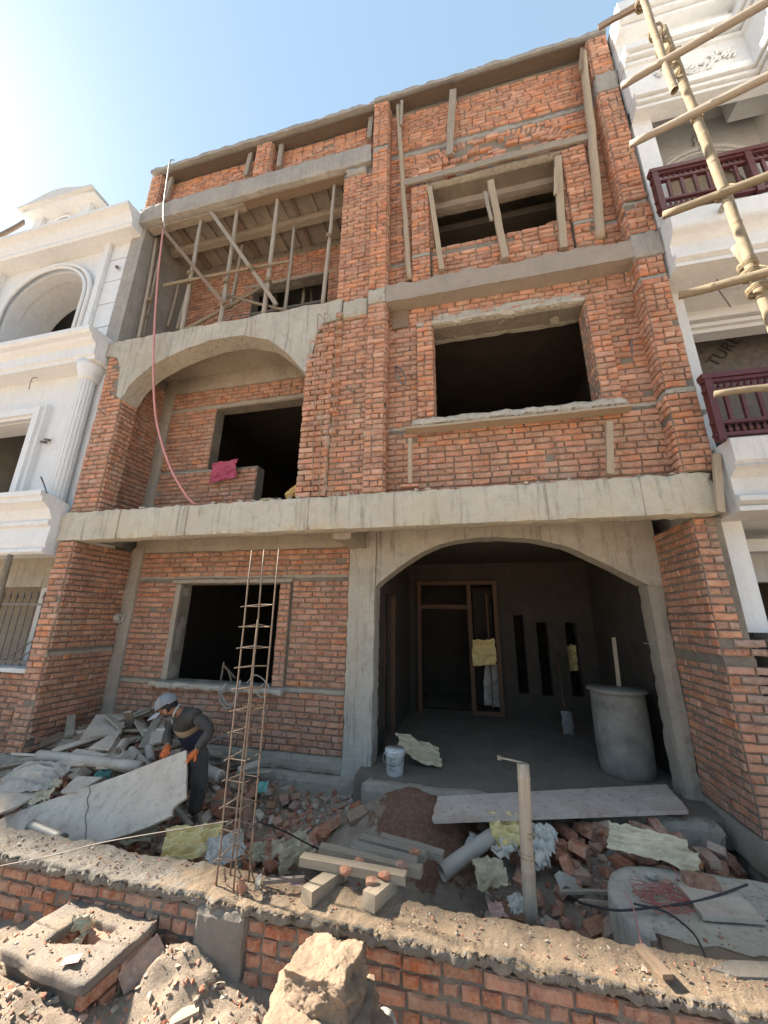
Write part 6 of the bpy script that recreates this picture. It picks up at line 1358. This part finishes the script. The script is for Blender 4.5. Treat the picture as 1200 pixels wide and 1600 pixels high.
# ================================================================ THE WORKER
def skin(name, verts, edges, radii, mat, parent=None, levels=2, root=0, noise_amp=0.0):
    me = bpy.data.meshes.new(name+'_cage'); me.from_pydata([tuple(v) for v in verts], edges, []); o = bpy.data.objects.new(name+'_cage', me); COL.objects.link(o)
    o.modifiers.new('s', 'SKIN')
    sm = o.modifiers.new('u', 'SUBSURF'); sm.levels = levels; sm.render_levels = levels
    sk = me.skin_vertices[0].data
    for i, r in enumerate(radii):
        rr = r if isinstance(r, tuple) else (r, r); sk[i].radius = rr; sk[i].use_root = (i == root)
    bpy.context.view_layer.update(); dg = bpy.context.evaluated_depsgraph_get()
    out = bpy.data.meshes.new_from_object(o.evaluated_get(dg)); bpy.data.objects.remove(o); bpy.data.meshes.remove(me)
    out.name = name; out.materials.clear(); out.materials.append(M[mat])
    if noise_amp:
        for v in out.vertices: v.co += noise.noise_vector(v.co*16)*noise_amp+noise.noise_vector(v.co*38)*noise_amp*.4
    out.polygons.foreach_set('use_smooth', [True]*len(out.polygons)); b = bpy.data.objects.new(name, out); return link(b, parent)
pel, sp, ch, nk = PY(307, 1162, 4.28), PY(300, 1142, 4.20), PY(292, 1125, 4.10), PY(280, 1111, 4.00)
hd = PY(261, 1107, 3.92)
shL, elL, wrL = PY(305, 1119, 3.96), PY(330, 1141, 3.98), PY(304, 1176, 3.86)
shR, elR, wrR = PY(276, 1121, 4.18), PY(263, 1145, 4.10), PY(262, 1168, 3.95)
hpL, knL, anL = PY(312, 1170, 4.22), PY(312, 1221, 4.12), PY(303, 1276, 4.20)
hpR, knR, anR = PY(297, 1170, 4.38), PY(286, 1222, 4.42), PY(276, 1272, 4.52)
F = Vector((-.80, -.28, -.52)).normalized(); U = Vector((-.35, -.15, .9)); U = (U-F*U.dot(F)).normalized(); S = F.cross(U)
W_ = thing('person', 'person in pale blue cap, dark sweater and orange gloves bending over a grey panel', 'person', (anL.x, anL.y, anL.z-.06))
V = [pel, sp, ch, nk, nk.lerp(hd, .45), hd-F*.015+U*.02, hd+U*.075-F*.01, hd+F*.045-U*.045, hd+F*.105-U*.01,
     shL, elL, wrL, shR, elR, wrR, hpL, knL, anL, hpR, knR, anR]
E_ = [(0, 1), (1, 2), (2, 3), (3, 4), (4, 5), (5, 6), (5, 7), (5, 8), (2, 9), (9, 10), (10, 11), (2, 12), (12, 13), (13, 14), (0, 15), (15, 16), (16, 17), (0, 18), (18, 19), (19, 20)]
Rr = [.07, .07, .08, .055, .052, .082, .06, .048, .016, .05, .038, .028, .05, .038, .028, .06, .05, .038, .06, .05, .038]
skin('body', V, E_, Rr, 'skin', W_)
# sweater: trunk and sleeves
hem = pel.lerp(sp, -.35)
V = [hem, sp, ch, nk.lerp(ch, .25), shL, shL.lerp(elL, .12), shR]
sw = skin('sweater', V, [(0, 1), (1, 2), (2, 3), (2, 4), (4, 5), (2, 6)], [.150, .150, .150, .078, .088, .08, .085], 'sweater', W_, noise_amp=.012)
for a_, b_, c_ in ((shL, elL, wrL), (shR, elR, wrR)): skin('sleeve', [a_, a_.lerp(b_, .5), b_, b_.lerp(c_, .5), c_.lerp(b_, .10)], [(0, 1), (1, 2), (2, 3), (3, 4)], [.076, .070, .062, .052, .043], 'sleeve', W_, noise_amp=.012)
v, nt = M['_sw']; axd = (nk-hem); Ln = axd.length; axn = axd.normalized()
bd = (axn*1.0+Vector((-.15, 0, .1))).normalized()
v.inputs[1].default_value = tuple(bd/Ln); off = nt.nodes.get('offset')
for n_ in nt.nodes:
    if n_.name == 'offset': pass
base = hem.dot(bd)/Ln
mm = nt.nodes.new('ShaderNodeMath'); mm.operation = 'SUBTRACT'; mm.inputs[1].default_value = base
tgt = [l for l in nt.links if l.from_node == off][0].to_socket; nt.links.new(off.outputs[0], mm.inputs[0]); nt.links.new(mm.outputs[0], tgt)
# trousers
V = [pel.lerp(sp, .15), hpL, knL, knL.lerp(anL, .55), anL.lerp(knL, .06), hpR, knR, anR.lerp(knR, .06), pel]
skin('trousers', [V[8], V[0], V[1], V[2], V[3], V[4], V[5], V[6], V[7]], [(0, 1), (0, 2), (2, 3), (3, 4), (4, 5), (0, 6), (6, 7), (7, 8)], [.135, .125, .108, .088, .082, .078, .108, .088, .076], 'trousers', W_, noise_amp=.012)
for a in (anL, anR):
    d = Vector((-.75, -.6, -.05)).normalized(); skin('shoe', [a-d*.05-UZ*.05, a+d*.06-UZ*.055, a+d*.15-UZ*.07], [(0, 1), (1, 2)], [(.045, .05), (.045, .04), (.04, .028)], 'shoe', W_)
# collar, hair, ears, cap
c0 = nk.lerp(hd, .18); MB().tube([c0+(hd-nk).normalized().cross(S)*0+Vector((0, 0, 0))+(S*math.cos(a*math.pi/10)+(hd-nk).normalized().cross(S)*math.sin(a*math.pi/10))*.066 for a in range(21)], .012, 6, cap=False).build('collar', 'print_white', W_, True)
def blob(name, c, sx, sy, sz, mat, parent, amp=.0, cond=None, sub=3):
    bm = bmesh.new(); bmesh.ops.create_icosphere(bm, subdivisions=sub, radius=1)
    for vv in bm.verts:
        p = vv.co.copy(); q = c+F*(p.x*sx)+S*(p.y*sy)+U*(p.z*sz); vv.co = q+noise.noise_vector(q*30)*amp
    if cond: bmesh.ops.delete(bm, geom=[vv for vv in bm.verts if not cond((vv.co-c).dot(F), (vv.co-c).dot(S), (vv.co-c).dot(U))], context='VERTS')
    me = bpy.data.meshes.new(name); bm.to_mesh(me); bm.free(); me.materials.append(M[mat]); me.polygons.foreach_set('use_smooth', [True]*len(me.polygons)); return link(bpy.data.objects.new(name, me), parent)
hc = hd-F*.012+U*.025
blob('hair', hc, .108, .093, .105, 'hair', W_, .006, lambda f, s, u: (f < .035 and u > -.075) or u > .02)
for s in (-1, 1):
    blob('ear', hd+S*(s*.088)-F*.01-U*.02, .02, .012, .032, 'skin', W_, 0)
    blob('eye', hd+S*(s*.034)+F*.088+U*.005, .010, .014, .009, 'hair', W_, 0, sub=2)
blob('mouth', hd+F*.088-U*.072, .012, .026, .006, 'granite', W_, 0, sub=2)
cp = blob('cap', hc+U*.018, .120, .105, .115, 'cap_cloth', W_, .003, lambda f, s, u: u > -.012+.25*f*.3, sub=4)
vs = []; fs = []; n = 12; m_ = 6
for layer in (0, 1):
    for j in range(m_+1):
        for i in range(n+1):
            a = (i/n-.5)*2.3; r0_ = .100; f = math.cos(a)*(.112+.118*j/m_*math.cos(a*.5)); s = math.sin(a)*(.102+.016*j/m_)
            drop = -.020-.10*(j/m_)*.25-.030*(math.sin(a)**2)*(1)-(.004 if layer else 0)
            vs.append(hc+U*.022+F*f+S*s+U*drop)
Wd = n+1; Nn = Wd*(m_+1)
for j in range(m_):
    for i in range(n):
        a = j*Wd+i; fs.append((a, a+1, a+Wd+1, a+Wd)); fs.append((Nn+a, Nn+a+Wd, Nn+a+Wd+1, Nn+a+1))
for i in range(n): fs.append((m_*Wd+i, m_*Wd+i+1, Nn+m_*Wd+i+1, Nn+m_*Wd+i))
obj('cap_visor', vs, fs, 'cap_visor', cp, True); blob('cap_button', hc+U*.133, .010, .010, .006, 'cap_visor', cp, 0, sub=2)
for a in range(3):
    q = a*math.pi/3+.5; MB().tube([hc+U*.018+(F*(math.cos(q)*.122)+S*(math.sin(q)*.107))*math.sin(t)+U*(.117*math.cos(t)) for t in [k*math.pi/14-math.pi/2*.96 for k in range(14)]], .0022, 4).build('cap_seam', 'cap_cloth', cp, True)
# gloved hands: palm, four fingers, thumb, gripping the panel edge
def hand(wr, pd, nrm, thumb, label=None):
    pd = pd.normalized(); nrm = (nrm-pd*nrm.dot(pd)).normalized(); sd = pd.cross(nrm)*thumb
    V = [wr-pd*.035, wr, wr+pd*.045, wr+pd*.085]; E2 = [(0, 1), (1, 2), (2, 3)]; R2 = [(.036, .036), (.030, .026), (.042, .020), (.040, .017)]
    for k, (off, ln) in enumerate(((.030, .072), (.010, .082), (-.011, .076), (-.030, .058))):
        b = len(V); o = wr+pd*.088+sd*off; V += [o, o+pd*ln*.42+nrm*.006, o+pd*ln*.75-nrm*.010, o+pd*ln-nrm*.030]; E2 += [(3, b), (b, b+1), (b+1, b+2), (b+2, b+3)]; R2 += [.0125, .0115, .0105, .009]
    b = len(V); o = wr+pd*.03+sd*.036; V += [o, o+sd*.028+pd*.030-nrm*.012, o+sd*.034+pd*.060-nrm*.026]; E2 += [(1, b), (b, b+1), (b+1, b+2)]; R2 += [.016, .0135, .011]
    return skin('glove', V, E2, R2, 'glove_orange', W_, 2)
# panel plane
TR, TL, BM_ = PY(291, 1172, 3.80), PY(0, 1279, 3.38), PY(150, 1318, 3.30)
pn = (TL-TR).cross(BM_-TR).normalized()
if pn.y > 0: pn = -pn
def PP(px, py):
    d = ray(px, py); o = Vector((0, 0, CAMZ)); t = (TR-o).dot(pn)/d.dot(pn); return o+d*t
edge = [(291, 1172), (291, 1210), (290, 1247), (276, 1256), (269, 1263), (268, 1274), (235, 1290), (200, 1304), (150, 1318), (110, 1325), (40, 1330), (-40, 1320), (-40, 1294), (0, 1279), (60, 1256), (120, 1235), (200, 1207), (250, 1187)]
q = [PP(*e) for e in edge]
cc = sum(q, Vector())/len(q); 
def panel_mesh():
    bm = bmesh.new(); th = .028
    f = bm.faces.new([bm.verts.new(p-cc+pn*0) for p in q]); bmesh.ops.triangulate(bm, faces=[f]); bmesh.ops.subdivide_edges(bm, edges=bm.edges[:], cuts=3, use_grid_fill=True)
    for v in bm.verts: v.co += noise.noise_vector((v.co+cc)*5)*.006
    g = bmesh.ops.extrude_face_region(bm, geom=bm.faces[:]); 
    for v in [x for x in g['geom'] if isinstance(x, bmesh.types.BMVert)]: v.co -= pn*th
    me = bpy.data.meshes.new('held_panel'); bm.to_mesh(me); bm.free(); me.materials.append(M['sheet_grey']); o = bpy.data.objects.new('held_panel', me); o.matrix_basis = Matrix.Translation(cc); link(o); return o
hp_ = tag(panel_mesh(), 'large grey cement stained panel tilted up in the gloved hands of the worker', 'panel')
cord('crack', [PP(*e)+pn*.003 for e in ((139, 1228), (141, 1238), (136, 1249), (138, 1262), (133, 1276), (135, 1290), (134, 1312))], .0035, 'iron_grey', parent=hp_, sub=3, n=4)
hand(wrR, PP(255, 1196)+pn*.03-wrR, pn, 1); hand(wrL, PP(281, 1203)+pn*.03-wrL, pn, -1)
# printed outline letters on the chest
cn = (F*.3+Vector((-.62, -.75, -.2))).normalized(); c0 = ch.lerp(nk, .38)+cn*.128
lx = cn.cross(UZ).normalized()*-1; lx = Vector((-cn.y, cn.x, 0)).normalized()*1; lx = UZ.cross(cn).normalized(); ly = cn.cross(lx)
def stroke(pts, nm='chest_print'): MB().tube([c0+lx*x+ly*y+cn*(.004-abs(x)*.28) for x, y in pts], .0022, 4).build(nm, 'print_white', W_)
stroke([(-.075, -.02), (-.06, .03), (-.045, -.02)]); stroke([(-.02, -.025), (-.02, .03), (.01, -.02), (.01, .03)]); stroke([(.04, .03), (.055, 0), (.07, .03)]); stroke([(.055, 0), (.055, -.025)])
